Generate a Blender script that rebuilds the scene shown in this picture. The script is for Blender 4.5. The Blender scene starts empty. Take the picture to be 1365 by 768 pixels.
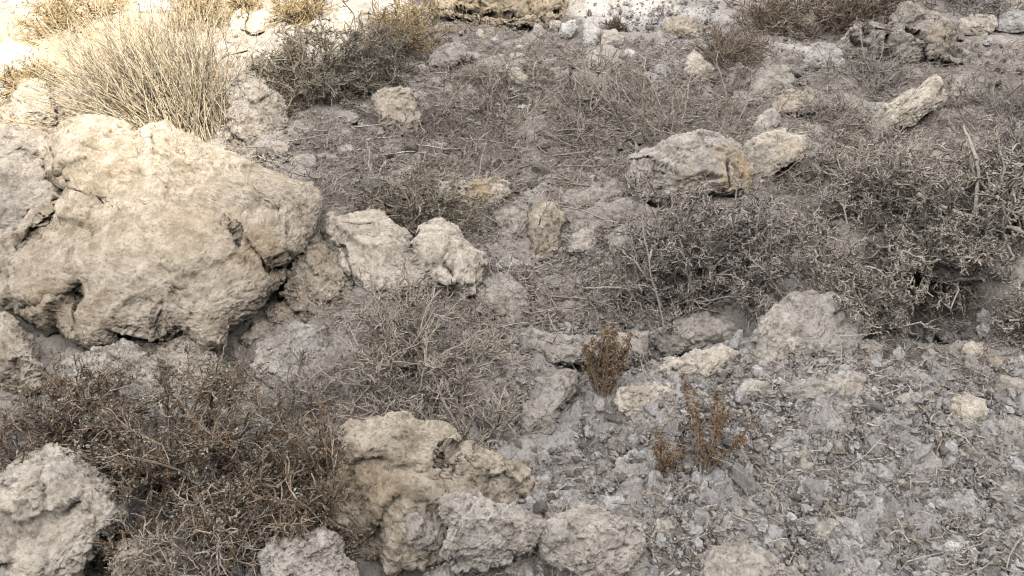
import bpy, bmesh, math
import numpy as np
from mathutils import Vector

S = bpy.context.scene
COL = S.collection
R = math.radians
rng = np.random.default_rng(7)

# ------------------------------------------------------------------ camera
CAM = np.array([0.0, 0.0, 1.5])
PITCH = R(20.0)
F = 1136.0                                   # focal length in photo pixels (1365 wide)
RIGHT = np.array([1.0, 0, 0])
FWD = np.array([0, math.cos(PITCH), -math.sin(PITCH)])
UP = np.array([0, math.sin(PITCH), math.cos(PITCH)])
cd = bpy.data.cameras.new('camera')
cam = bpy.data.objects.new('camera', cd)
COL.objects.link(cam)
cam.location = CAM
cam.rotation_euler = (R(90) - PITCH, 0, 0)
cd.sensor_width = 36
cd.lens = 36 * F / 1365
cd.clip_end = 1000
cd.clip_start = 0.05
S.camera = cam

# ------------------------------------------------------------------ noise
_r = np.random.default_rng(11)
_G = _r.normal(size=(256, 3)); _G /= np.linalg.norm(_G, axis=1)[:, None]
_PERM = np.concatenate([_r.permutation(256)] * 3).astype(np.int64)
_J = _r.random((65536, 3))

def pn(P):
    """gradient noise, about -0.7..0.7"""
    P = np.asarray(P, float)
    I = np.floor(P).astype(np.int64); f = P - I
    I &= 255
    u = f * f * f * (f * (f * 6 - 15) + 10)
    out = 0
    for dx in (0, 1):
        wx = u[:, 0] if dx else 1 - u[:, 0]
        a = _PERM[(I[:, 0] + dx) & 255]
        for dy in (0, 1):
            wy = u[:, 1] if dy else 1 - u[:, 1]
            b = _PERM[a + ((I[:, 1] + dy) & 255)]
            for dz in (0, 1):
                wz = u[:, 2] if dz else 1 - u[:, 2]
                g = _G[_PERM[b + ((I[:, 2] + dz) & 255)]]
                d = g[:, 0] * (f[:, 0] - dx) + g[:, 1] * (f[:, 1] - dy) + g[:, 2] * (f[:, 2] - dz)
                out = out + wx * wy * wz * d
    return out * 1.5

def fbm(P, octv=4, gain=0.5, ridged=False):
    a, s, o = 1.0, 0.0, 0
    for k in range(octv):
        n = pn(P * 2.03 ** k + 17.3 * k)
        if ridged: n = 0.5 - np.abs(n)
        o = o + a * n; a *= gain
    return o

def worley2(P, seed=0):
    I = np.floor(P).astype(np.int64); f = P - I
    n = len(P)
    f1 = np.full(n, 9.0); f2 = np.full(n, 9.0); idr = np.zeros(n); ox = np.zeros(n); oy = np.zeros(n)
    for dx in (-1, 0, 1):
        for dy in (-1, 0, 1):
            h = ((I[:, 0] + dx) * 73856093 ^ (I[:, 1] + dy) * 19349663 ^ seed * 83492791) & 65535
            j = _J[h]
            ex = f[:, 0] - dx - j[:, 0]; ey = f[:, 1] - dy - j[:, 1]
            d = ex ** 2 + ey ** 2
            nearer = d < f1
            f2 = np.where(nearer, f1, np.minimum(f2, d))
            idr = np.where(nearer, j[:, 2], idr)
            ox = np.where(nearer, ex, ox); oy = np.where(nearer, ey, oy)
            f1 = np.where(nearer, d, f1)
    a = idr * 97.3
    return np.sqrt(f1), np.sqrt(f2), idr, ox * np.cos(a) + oy * np.sin(a)   # last: each cell a plate with its own lean

def worley3(P, seed=0):
    I = np.floor(P).astype(np.int64); f = P - I
    n = len(P)
    f1 = np.full(n, 9.0); f2 = np.full(n, 9.0); hh = np.zeros(n, np.int64); o = np.zeros((n, 3))
    for dx in (-1, 0, 1):
        for dy in (-1, 0, 1):
            for dz in (-1, 0, 1):
                h = ((I[:, 0] + dx) * 73856093 ^ (I[:, 1] + dy) * 19349663 ^ (I[:, 2] + dz) * 83492791 ^ seed * 2654435) & 65535
                e = f - np.array([dx, dy, dz]) - _J[h]
                d = (e * e).sum(1)
                nearer = d < f1
                f2 = np.where(nearer, f1, np.minimum(f2, d))
                hh = np.where(nearer, h, hh); o = np.where(nearer[:, None], e, o)
                f1 = np.where(nearer, d, f1)
    lean = (o * (_J[(hh * 7 + 13) & 65535] - 0.5)).sum(1) * 2      # each cell a chip with its own slant
    return np.sqrt(f1), np.sqrt(f2), _J[hh, 0], lean

def billow(P, octv=4, gain=0.55):
    """rounded lumps parted by sharp creases, 0 at the creases"""
    a, o, t = 1.0, 0, 0
    for k in range(octv):
        o = o + a * np.minimum(np.abs(pn(P * 2.07 ** k + 13.7 * k)) * 2.2, 1); t += a; a *= gain
    return o / t

def sstep(a, b, x):
    t = np.clip((x - a) / (b - a), 0, 1)
    return t * t * (3 - 2 * t)

# ------------------------------------------------------------------ rays and ground
def ray(px, py):
    px = np.asarray(px, float); py = np.asarray(py, float)
    return (RIGHT[None] * ((px - 682.5) / F)[:, None] + UP[None] * ((384 - py) / F)[:, None] + FWD[None])

SL = math.tan(R(18))
BUMPS = []        # x, y, radius x, radius y, height : swells and hollows of the slope

def g_plane(x, y):
    z = np.where(y > 0.6, SL * y, SL * 0.6 + (y - 0.6) * 0.10)
    z = np.where(y > 7, SL * 7 + (y - 7) * 0.16, z)
    return z

def g_low(x, y):
    x = np.asarray(x, float); y = np.asarray(y, float)
    z = g_plane(x, y)
    P = np.stack([x, y, np.zeros_like(x)], 1)
    z = z + 0.075 * pn(P * 1.3 + 3.1) + 0.03 * pn(P * 3.1 + 9.2)
    for bx, by, rx, ry, h in BUMPS:
        z = z + h * np.exp(-((x - bx) / rx) ** 2 - ((y - by) / ry) ** 2)
    return z

_T = np.linspace(0.6, 14, 1600)
def at(px, py):
    """where the line of sight through a photo pixel meets the slope; returns point, depth"""
    d = ray([px], [py])[0]
    Q = CAM[None] + _T[:, None] * d[None]
    below = Q[:, 2] - g_low(Q[:, 0], Q[:, 1]) < 0
    i = int(np.argmax(below)) if below.any() else len(_T) - 1
    i = max(i, 1)
    h0 = Q[i - 1, 2] - g_low(Q[i - 1:i, 0], Q[i - 1:i, 1])[0]
    h1 = Q[i, 2] - g_low(Q[i:i + 1, 0], Q[i:i + 1, 1])[0]
    t = h0 / (h0 - h1 + 1e-9)
    T = _T[i - 1] + (_T[i] - _T[i - 1]) * t
    return CAM + T * d, T

def bump(px, py, rpx, h, ry=None):
    p, T = at(px, py)
    rx = rpx * T / F
    BUMPS.append((p[0], p[1], rx, (ry * T / F if ry else rx), h))

_pend = [
    (830, 425, 120, -0.15, 60), (745, 345, 50, -0.05, 40), (1236, 396, 44, -0.7, 44),
    (990, 445, 60, -0.05, 40), (1130, 560, 260, 0.05, 120), (790, 580, 70, -0.05, 70),
    (850, 470, 160, 0.035, 30), (1040, 470, 90, 0.06, 50), (30, 560, 40, -0.16, 50),
    (600, 330, 90, -0.04, 60), (1060, 85, 120, 0.05, 60), (690, 110, 90, 0.06, 45),
    (520, 745, 80, -0.08, 30), (670, 725, 110, 0.03, 50), (120, 735, 40, -0.10, 60), (600, 260, 120, 0.04, 35),
    (300, 470, 50, -0.08, 60), (870, 330, 120, 0.03, 70),
]
for b in _pend: bump(*b)

# ------------------------------------------------------------------ mesh helpers
def mesh_obj(name, V, faces, mat, parent=None, loc=None, smooth=True, attrs=None, mats=None, fmat=None):
    V = np.asarray(V, float)
    if loc is not None: V = V - np.asarray(loc)[None]
    me = bpy.data.meshes.new(name)
    me.vertices.add(len(V))
    me.vertices.foreach_set('co', V.astype(np.float32).ravel())
    fl = faces if isinstance(faces, list) else [faces]
    fl = [np.asarray(f, np.int32) for f in fl if len(f)]
    loops = np.concatenate([f.ravel() for f in fl])
    tot = np.concatenate([np.full(len(f), f.shape[1], np.int32) for f in fl])
    st = np.concatenate([[0], np.cumsum(tot)[:-1]]).astype(np.int32)
    me.loops.add(len(loops)); me.loops.foreach_set('vertex_index', loops)
    me.polygons.add(len(tot))
    me.polygons.foreach_set('loop_start', st); me.polygons.foreach_set('loop_total', tot)
    me.polygons.foreach_set('use_smooth', np.full(len(tot), smooth))
    if attrs:
        for k, a in attrs.items():
            at_ = me.attributes.new(k, 'FLOAT', 'POINT')
            at_.data.foreach_set('value', np.asarray(a, np.float32))
    me.update(calc_edges=True)
    me.materials.append(mat)
    o = bpy.data.objects.new(name, me)
    COL.objects.link(o)
    if parent is not None: o.parent = parent
    elif loc is not None: o.location = loc
    return o

def tag(o, label=None, cat=None, group=None, kind=None):
    if label: o['label'] = label
    if cat: o['category'] = cat
    if group: o['group'] = group
    if kind: o['kind'] = kind
    return o

def vnormals(V, Fc):
    n = np.cross(V[Fc[:, 1]] - V[Fc[:, 0]], V[Fc[:, 2]] - V[Fc[:, 0]])
    N = np.zeros_like(V)
    for k in range(3):
        for c in range(3):
            N[:, c] += np.bincount(Fc[:, k], n[:, c], len(V))
    return N / (np.linalg.norm(N, axis=1)[:, None] + 1e-12)

_ico = {}
def ico(n):
    if n not in _ico:
        bm = bmesh.new()
        bmesh.ops.create_icosphere(bm, subdivisions=n + 1, radius=1.0)
        V = np.array([v.co[:] for v in bm.verts]); Fc = np.array([[v.index for v in f.verts] for f in bm.faces])
        bm.free()
        _ico[n] = (V, Fc)
    return _ico[n]

# ------------------------------------------------------------------ materials
def nodes(name, rough=0.95, spec=0.15):
    m = bpy.data.materials.new(name); m.use_nodes = True
    nt = m.node_tree; b = nt.nodes['Principled BSDF']
    b.inputs['Roughness'].default_value = rough
    b.inputs['Specular IOR Level'].default_value = spec
    return m, nt, b

def N(nt, t, **kw):
    n = nt.nodes.new(t)
    for k, v in kw.items():
        if k in n.inputs: n.inputs[k].default_value = v
        else: setattr(n, k, v)
    return n

def ramp(nt, src, stops):
    r = nt.nodes.new('ShaderNodeValToRGB')
    e = r.color_ramp.elements
    while len(e) < len(stops): e.new(0.5)
    for k, (p, c) in enumerate(stops):
        e[k].position = p; e[k].color = (*c, 1) if len(c) == 3 else c
    nt.links.new(src, r.inputs[0])
    return r.outputs[0]

def mixc(nt, fac, a, b, mode='MIX'):
    n = nt.nodes.new('ShaderNodeMix'); n.data_type = 'RGBA'; n.blend_type = mode
    for i, v in ((0, fac), (6, a), (7, b)):
        if hasattr(v, 'links'): nt.links.new(v, n.inputs[i])
        else: n.inputs[i].default_value = v if i == 0 else (*v, 1)
    return n.outputs[2]

def g(v): return (v, v, v)

def noise(nt, vec, scale, detail=4, rough=0.6, dist=0.0):
    n = N(nt, 'ShaderNodeTexNoise', Scale=scale, Detail=detail, Roughness=rough, Distortion=dist)
    nt.links.new(vec, n.inputs['Vector'])
    return n.outputs[0]

def rockmat(name, c1, c2, dark, stain=(0.38, 0.27, 0.14), grey=(0.30, 0.295, 0.30), greyamt=0.3, stainamt=0.25, bump=1.0):
    m, nt, b = nodes(name)
    tc = N(nt, 'ShaderNodeTexCoord'); oi = N(nt, 'ShaderNodeObjectInfo')
    va = N(nt, 'ShaderNodeVectorMath', operation='MULTIPLY_ADD')
    cb = N(nt, 'ShaderNodeCombineXYZ')
    nt.links.new(oi.outputs['Random'], cb.inputs[0]); nt.links.new(oi.outputs['Random'], cb.inputs[1])
    nt.links.new(cb.outputs[0], va.inputs[0]); va.inputs[1].default_value = (37, 53, 0)
    nt.links.new(tc.outputs['Object'], va.inputs[2])
    v = va.outputs[0]
    big = noise(nt, v, 5, 5, 0.65, 0.6)
    mid = noise(nt, v, 22, 6, 0.7, 0.3)
    fine = noise(nt, v, 130, 3, 0.7)
    base = mixc(nt, ramp(nt, mid, [(0.38, g(0)), (0.60, g(1))]), tuple(x * .80 for x in c1), tuple(x * 1.06 for x in c2))
    pit_shade = noise(nt, v, 48, 4, 0.75, 0.5)
    base = mixc(nt, ramp(nt, pit_shade, [(0.28, g(.85)), (0.40, g(0))]), base, dark)  # patches darkened in the colour, standing for shaded pits
    base = mixc(nt, ramp(nt, big, [(0.5, g(0)), (0.66, g(greyamt))]), base, grey)
    st = noise(nt, v, 8, 5, 0.7, 1.0)
    base = mixc(nt, ramp(nt, st, [(0.55, g(0)), (0.72, g(stainamt))]), base, stain)
    a = N(nt, 'ShaderNodeAttribute', attribute_name='stain')
    sm = N(nt, 'ShaderNodeMath', operation='MULTIPLY')
    nt.links.new(a.outputs['Fac'], sm.inputs[0]); nt.links.new(ramp(nt, mid, [(0.3, g(0.45)), (0.6, g(1))]), sm.inputs[1])
    base = mixc(nt, sm.outputs[0], base, stain)
    # dark flecks painted for shaded pits, then pale mineral specks
    base = mixc(nt, ramp(nt, fine, [(0.32, g(0.65)), (0.44, g(0))]), base, dark)
    base = mixc(nt, ramp(nt, fine, [(0.60, g(0)), (0.72, g(0.55))]), base, tuple(min(0.72, x * 1.5) for x in c2))
    nt.links.new(base, b.inputs['Base Color'])
    vo = N(nt, 'ShaderNodeTexVoronoi', Scale=90.0); nt.links.new(v, vo.inputs['Vector'])
    hb = N(nt, 'ShaderNodeMath', operation='MULTIPLY_ADD')
    nt.links.new(vo.outputs['Distance'], hb.inputs[0]); hb.inputs[1].default_value = 0.5
    nt.links.new(noise(nt, v, 75, 7, 0.75), hb.inputs[2])
    bp = N(nt, 'ShaderNodeBump', Strength=bump, Distance=0.006)
    nt.links.new(hb.outputs[0], bp.inputs['Height'])
    nt.links.new(bp.outputs[0], b.inputs['Normal'])
    return m

M = {}
M['warm'] = rockmat('warm_limestone', (0.363, 0.306, 0.235), (0.472, 0.415, 0.341), (0.14, 0.105, 0.075), greyamt=0.25, stainamt=0.5, stain=(0.31, 0.225, 0.125))
M['cream'] = rockmat('cream_limestone', (0.453, 0.398, 0.325), (0.577, 0.520, 0.443), (0.20, 0.16, 0.12), greyamt=0.25, stainamt=0.2)
M['grey'] = rockmat('grey_limestone', (0.337, 0.300, 0.259), (0.481, 0.439, 0.391), (0.11, 0.095, 0.08), grey=(0.34, 0.33, 0.325), greyamt=0.5, stainamt=0.12)
M['drab'] = rockmat('drab_limestone', (0.279, 0.250, 0.217), (0.410, 0.371, 0.325), (0.10, 0.085, 0.07), greyamt=0.45, stainamt=0.2)
M['blue'] = rockmat('bluish_limestone', (0.324, 0.304, 0.286), (0.462, 0.439, 0.418), (0.11, 0.105, 0.10), grey=(0.44, 0.42, 0.385), greyamt=0.5, stainamt=0.1)
M['ochre'] = rockmat('ochre_limestone', (0.344, 0.274, 0.188), (0.459, 0.390, 0.296), (0.13, 0.09, 0.055), greyamt=0.35, stainamt=0.5, stain=(0.29, 0.195, 0.10))
M['white'] = rockmat('white_limestone', (0.50, 0.475, 0.435), (0.62, 0.60, 0.565), (0.24, 0.22, 0.20), greyamt=0.3, stainamt=0.1)

def groundmat():
    m, nt, b = nodes('dusty_ground')
    tc = N(nt, 'ShaderNodeTexCoord'); v = tc.outputs['Object']
    def A(k): return N(nt, 'ShaderNodeAttribute', attribute_name=k).outputs['Fac']
    mid = noise(nt, v, 14, 6, 0.7, 0.4); fine = noise(nt, v, 120, 4, 0.7); big = noise(nt, v, 3.5, 5, 0.65, 0.5)
    base = mixc(nt, ramp(nt, mid, [(0.35, g(0)), (0.62, g(1))]), (0.22, 0.197, 0.178), (0.38, 0.35, 0.32))
    crust = mixc(nt, ramp(nt, mid, [(0.33, g(0)), (0.60, g(1))]), (0.195, 0.182, 0.176), (0.36, 0.348, 0.342))
    crust = mixc(nt, ramp(nt, A('cell'), [(0.0, g(0)), (1.0, g(0.85))]), crust, (0.40, 0.382, 0.372))
    base = mixc(nt, A('crust'), base, crust)
    litter = mixc(nt, ramp(nt, fine, [(0.35, g(0)), (0.65, g(1))]), (0.14, 0.120, 0.107), (0.39, 0.355, 0.322))
    base = mixc(nt, A('litter'), base, litter)
    sand = mixc(nt, ramp(nt, mid, [(0.35, g(0)), (0.65, g(1))]), (0.36, 0.285, 0.19), (0.48, 0.40, 0.29))
    base = mixc(nt, A('sand'), base, sand)
    base = mixc(nt, A('pale'), base, mixc(nt, ramp(nt, mid, [(0.35, g(0)), (0.6, g(1))]), (0.36, 0.345, 0.33), (0.52, 0.505, 0.49)))
    base = mixc(nt, ramp(nt, big, [(0.5, g(0)), (0.7, g(0.45))]), base, (0.32, 0.28, 0.23))
    base = mixc(nt, ramp(nt, fine, [(0.32, g(0.75)), (0.45, g(0))]), base, (0.085, 0.07, 0.06))  # dark flecks painted for the shaded gaps in the soil
    base = mixc(nt, ramp(nt, fine, [(0.60, g(0)), (0.70, g(0.5))]), base, (0.46, 0.44, 0.42))
    nt.links.new(base, b.inputs['Base Color'])
    bp = N(nt, 'ShaderNodeBump', Strength=0.7, Distance=0.006)
    nt.links.new(noise(nt, v, 90, 8, 0.75), bp.inputs['Height'])
    nt.links.new(bp.outputs[0], b.inputs['Normal'])
    return m
M['ground'] = groundmat()

def twigmat(name, cols, rough=0.9):
    """colour by piece, so every twig differs a little"""
    m, nt, b = nodes(name, rough, 0.15)
    ge = N(nt, 'ShaderNodeNewGeometry'); tc = N(nt, 'ShaderNodeTexCoord')
    k = len(cols)
    c = ramp(nt, ge.outputs['Random Per Island'], [((i + 0.0) / (k - 1), cc) for i, cc in enumerate(cols)])
    n = noise(nt, tc.outputs['Object'], 160, 3, 0.7)
    c = mixc(nt, ramp(nt, n, [(0.35, g(0.5)), (0.6, g(0))]), c, tuple(x * 0.45 for x in cols[0]))
    nt.links.new(c, b.inputs['Base Color'])
    return m

M['tw_grey'] = twigmat('dusty_grey_twigs', [(0.295, 0.248, 0.206), (0.425, 0.372, 0.313), (0.543, 0.490, 0.425), (0.354, 0.301, 0.248)])
M['tw_lilac'] = twigmat('dusty_brown_twigs', [(0.248, 0.210, 0.183), (0.366, 0.321, 0.286), (0.484, 0.437, 0.395), (0.295, 0.251, 0.221)])
M['tw_silver'] = twigmat('silvery_dusty_twigs', [(0.29, 0.25, 0.205), (0.41, 0.362, 0.305), (0.52, 0.47, 0.405), (0.34, 0.295, 0.245)])
M['tw_pale'] = twigmat('pale_dry_twigs', [(0.302, 0.252, 0.202), (0.426, 0.370, 0.308), (0.515, 0.459, 0.392), (0.336, 0.280, 0.224)])
M['tw_straw'] = twigmat('straw_stalks', [(0.36, 0.30, 0.21), (0.50, 0.44, 0.33), (0.60, 0.54, 0.43), (0.26, 0.20, 0.13), (0.45, 0.37, 0.25)])
M['tw_brown'] = twigmat('brown_twigs', [(0.15, 0.105, 0.075), (0.26, 0.195, 0.14), (0.36, 0.295, 0.23), (0.46, 0.405, 0.34)])
M['lf_brown'] = twigmat('withered_brown_leaves', [(0.09, 0.056, 0.032), (0.165, 0.105, 0.056), (0.24, 0.155, 0.08), (0.24, 0.19, 0.135), (0.33, 0.29, 0.235), (0.125, 0.082, 0.048)])
M['lf_rust'] = twigmat('rusty_leaves', [(0.16, 0.092, 0.05), (0.27, 0.165, 0.09), (0.37, 0.25, 0.15), (0.21, 0.125, 0.066), (0.36, 0.30, 0.235), (0.28, 0.225, 0.165)])
M['lf_sage'] = twigmat('sage_leaves', [(0.31, 0.32, 0.27), (0.40, 0.41, 0.36), (0.46, 0.44, 0.38), (0.30, 0.27, 0.21)])
M['tw_gold'] = twigmat('golden_twigs', [(0.30, 0.22, 0.12), (0.42, 0.32, 0.18), (0.50, 0.40, 0.25), (0.25, 0.18, 0.10)])
M['tw_dark'] = twigmat('olive_grey_twigs', [(0.230, 0.196, 0.149), (0.345, 0.299, 0.236), (0.437, 0.385, 0.310), (0.265, 0.218, 0.167)])
M['clod'] = twigmat('crumbled_rock', [(0.176, 0.156, 0.143), (0.341, 0.317, 0.297), (0.528, 0.506, 0.490), (0.253, 0.229, 0.209), (0.429, 0.385, 0.330), (0.396, 0.380, 0.374)])
M['crust'] = twigmat('crust_lumps', [(0.20, 0.189, 0.181), (0.34, 0.328, 0.318), (0.48, 0.468, 0.456), (0.27, 0.258, 0.248), (0.42, 0.408, 0.396), (0.37, 0.335, 0.295)])
def _bump(m):
    nt = m.node_tree; b = nt.nodes['Principled BSDF']
    tc = N(nt, 'ShaderNodeTexCoord'); bp = N(nt, 'ShaderNodeBump', Strength=.8, Distance=.004)
    nt.links.new(noise(nt, tc.outputs['Object'], 140, 6, .75), bp.inputs['Height']); nt.links.new(bp.outputs[0], b.inputs['Normal'])
_bump(M['crust']); _bump(M['clod'])
M['litter'] = twigmat('dead_litter', [(0.207, 0.168, 0.137), (0.378, 0.323, 0.268), (0.561, 0.500, 0.433), (0.293, 0.244, 0.195), (0.488, 0.433, 0.372)])

# ------------------------------------------------------------------ ground sheet
def build_ground():
    fine = np.linspace(-R(50), R(50), 1280)
    rest = np.linspace(R(50), 2 * math.pi - R(50), 64)[1:-1]
    th = np.concatenate([fine, rest])
    r = np.concatenate([np.linspace(0.02, 1.0, 12), np.geomspace(1.04, 7.2, 800), np.geomspace(7.6, 260, 36)])
    nt_, nr = len(th), len(r)
    X = (r[:, None] * np.sin(th)[None]).ravel(); Y = (r[:, None] * np.cos(th)[None]).ravel()
    Z = g_low(X, Y)
    P = np.stack([X, Y, np.zeros_like(X)], 1)
    dist = np.hypot(X, Y)
    near = (dist < 8) & (dist > 0.9) & (np.abs(np.arctan2(X, Y)) < R(51))
    q = P[near]
    # regions of the soil, from where they lie on the slope
    def reg(lst):
        o = np.zeros(len(q))
        for px, py, rx, ry, s in lst:
            c, T = at(px, py)
            o = np.maximum(o, s * np.exp(-(((q[:, 0] - c[0]) / (rx * T / F)) ** 2 + ((q[:, 1] - c[1]) / (ry * T / F * 1.5)) ** 2)))
        return o
    wob = 0.35 * fbm(q * 5.0, 4) + 0.2 * fbm(q * 18, 3)
    crust = np.clip(reg([(1600, 620, 300, 200, 1.2), (1150, 600, 420, 190, 1.2), (800, 560, 150, 110, 0.9), (750, 720, 150, 60, 0.8), (1060, 480, 120, 60, 1.0), (620, 720, 80, 60, .6)]) + wob * 0.6, 0, 1)
    litter = np.clip(reg([(1550, 220, 260, 140, 1.1), (-200, 400, 200, 160, .8), (700, 180, 240, 80, 1.1), (1000, 160, 250, 70, 1.0), (1280, 180, 150, 90, 1.0), (640, 60, 200, 40, 0.5), (880, 290, 150, 60, 0.8), (830, 420, 130, 45, .9), (500, 480, 150, 80, .7)]) + wob, 0, 1)
    litter *= (1 - 0.85 * sstep(0.3, 0.8, crust))
    sand = np.clip(reg([(70, 50, 150, 90, 1.2), (20, 160, 90, 80, 0.9), (200, 10, 150, 40, 1.0)]) + wob * 0.8, 0, 1)
    pale = np.clip(reg([(850, 20, 120, 30, 1.2), (870, 80, 70, 30, 0.7), (1090, 70, 80, 30, 0.7), (540, 20, 50, 20, .7)]) + wob * 0.7 - 0.1, 0, 1)
    wp = q + 0.026 * np.stack([fbm(q * 22, 3), fbm(q * 22 + 50, 3), np.zeros(len(q))], 1)
    f1, f2, idr, t1 = worley2(wp[:, :2] * 15, 1)
    a1 = sstep(0.0, 0.13, f2 - f1) * (0.15 + 0.85 * idr + 0.9 * t1)
    f1, f2, id2, t2 = worley2(wp[:, :2] * np.array([40, 34]), 2)
    a2 = sstep(0.0, 0.16, f2 - f1) * (0.1 + 0.9 * id2 + 1.1 * t2)
    f1, f2, id3, t3 = worley2(wp[:, :2] * 88 + 0.3 * t2[:, None], 3)
    a3 = sstep(0.0, 0.25, f2 - f1) * (0.1 + 0.9 * id3 + 1.1 * t3)
    patch = sstep(-0.25, 0.3, fbm(q * 4.2 + 7, 3))
    d = 0.030 * fbm(q * 6.5, 3)
    wq = wp * np.array([1, .8, 1])
    bl = billow(wq * 15, 5, 0.68); b2 = billow(wq * 46 + 5, 4, 0.66)
    d += (0.35 + 0.65 * crust) * (1 - 0.5 * pale) * (0.026 * (bl - .4) + 0.008 * (b2 - .4) + 0.005 * a1 * patch + 0.002 * a2 + 0.001 * a3)
    rough_ = (0.3 + 0.7 * crust) * (1 - 0.4 * pale)
    wv = wp + 0.006 * np.stack([pn(q * 70), pn(q * 70 + 20), np.zeros(len(q))], 1)
    p1 = fbm(wv * 34 + 3, 3, 0.6); p2 = fbm(wv * 75 + 8, 3, 0.6)
    d -= rough_ * (0.008 * sstep(0.10, 0.40, p1) + 0.004 * sstep(0.12, 0.42, p2))
    d += litter * 0.006 * fbm(q * 90, 2, 0.7)
    Z[near] += d
    at_ = {}
    for k, a in (('crust', crust), ('litter', litter * 0.85), ('sand', sand), ('pale', pale), ('cell', np.clip(0.5 * id2 + 0.5 * idr - 0.2, 0, 1) * a2)):
        full = np.zeros(len(X)); full[near] = a; at_[k] = full
    V = np.stack([X, Y, Z], 1)
    i = np.arange(nr - 1)[:, None]; j = np.arange(nt_)[None]
    jn = (j + 1) % nt_
    Q = np.stack([i * nt_ + j, i * nt_ + jn, (i + 1) * nt_ + jn, (i + 1) * nt_ + j], -1).reshape(-1, 4)[:, ::-1]
    cen = len(V); V = np.vstack([V, [[0, 0, g_low([0.0], [0.0])[0]]]])
    for k in at_: at_[k] = np.append(at_[k], 0)
    fan = np.stack([np.full(nt_, cen), (np.arange(nt_) + 1) % nt_, np.arange(nt_)], 1)
    o = mesh_obj('ground', V, [Q, fan], M['ground'], attrs=at_)
    tag(o, kind='structure')
build_ground()

# ------------------------------------------------------------------ rocks
def displace(V, Fc, s, rough, seed, crack=0.0, fine=True, lowamp=0.05, bed=1.0):
    off = np.array([seed * 3.17, seed * 1.31, seed * 7.7])
    n = vnormals(V, Fc)
    d = lowamp * s * fbm(V / (0.42 * s) + off, 3)
    w = V + 0.09 * s * np.stack([pn(V / (.3 * s) + off), pn(V / (.3 * s) + off + 31), pn(V / (.3 * s) + off + 77)], 1)
    f1, f2, idr, ln = worley3(w / (0.34 * s) + off, seed)
    d += rough * s * (0.045 * (idr - 0.5) + 0.11 * ln) * sstep(0.0, 0.07, f2 - f1)
    w = w + 0.02 * s * np.stack([pn(V / (.07 * s) + off), pn(V / (.07 * s) + off + 31), pn(V / (.07 * s) + off + 77)], 1)
    f1, f2, idr, ln = worley3(w / (0.13 * s) + off, seed + 3)
    d += rough * s * (0.014 * (idr - 0.5) + 0.035 * ln) * sstep(0.0, 0.10, f2 - f1) * sstep(-.35, .2, pn(V / (.4 * s) - off))
    sa = np.array([math.cos(seed * 1.7), 0.4, math.sin(seed * 1.7) + .6]); sa /= np.linalg.norm(sa)
    st = V - (V @ sa)[:, None] * sa[None] * -2.2        # bedding: noise squeezed along one direction
    d += bed * rough * 0.016 * s * fbm(st / (0.20 * s) + off, 4, 0.62)
    V = V + n * d[:, None]
    if fine:
        n = vnormals(V, Fc)
        z = min(1.0, s / 0.25) ** 0.5
        d = z * rough * (0.0075 * (billow(V * 26 + off, 4, 0.66) - .35) + 0.0055 * fbm(V * 85 + off, 3, 0.72))
        f1, f2, idr, ln = worley3((V + 0.006 * np.stack([pn(V * 60), pn(V * 60 + 9), pn(V * 60 + 22)], 1)) * 48 + off, seed + 5)
        d += z * rough * (0.004 * (idr - 0.5) + 0.012 * ln) * sstep(0.0, 0.2, f2 - f1)
        if crack > 0:
            c = np.abs(fbm(w / (0.55 * s) + off * 2, 3))
            msk = sstep(0.02, 0.25, pn(V / (0.5 * s) + off + 5))
            d -= crack * 0.03 * s * (1 - sstep(0.0, 0.03, c)) * msk
            c = np.abs(fbm(w / (0.28 * s) - off, 3))
            d -= crack * 0.012 * s * (1 - sstep(0.0, 0.04, c)) * msk
        V = V + n * d[:, None]
    return V

def parse(p):
    return np.array([[float(c) for c in t.split(',')] for t in p.split()])

def box_poly(x0, y0, x1, y1, seed):
    r = np.random.default_rng(seed)
    a = np.linspace(0, 2 * math.pi, 11, endpoint=False) + r.normal(0, 0.12, 11)
    e = r.uniform(0.82, 1.06, 11)
    c, s = np.cos(a), np.sin(a)
    k = (np.abs(c) ** 3 + np.abs(s) ** 3) ** (-1 / 3)
    return np.stack([(x0 + x1) / 2 + (x1 - x0) / 2 * c * k * e, (y0 + y1) / 2 + (y1 - y0) / 2 * s * k * e], 1)

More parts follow.
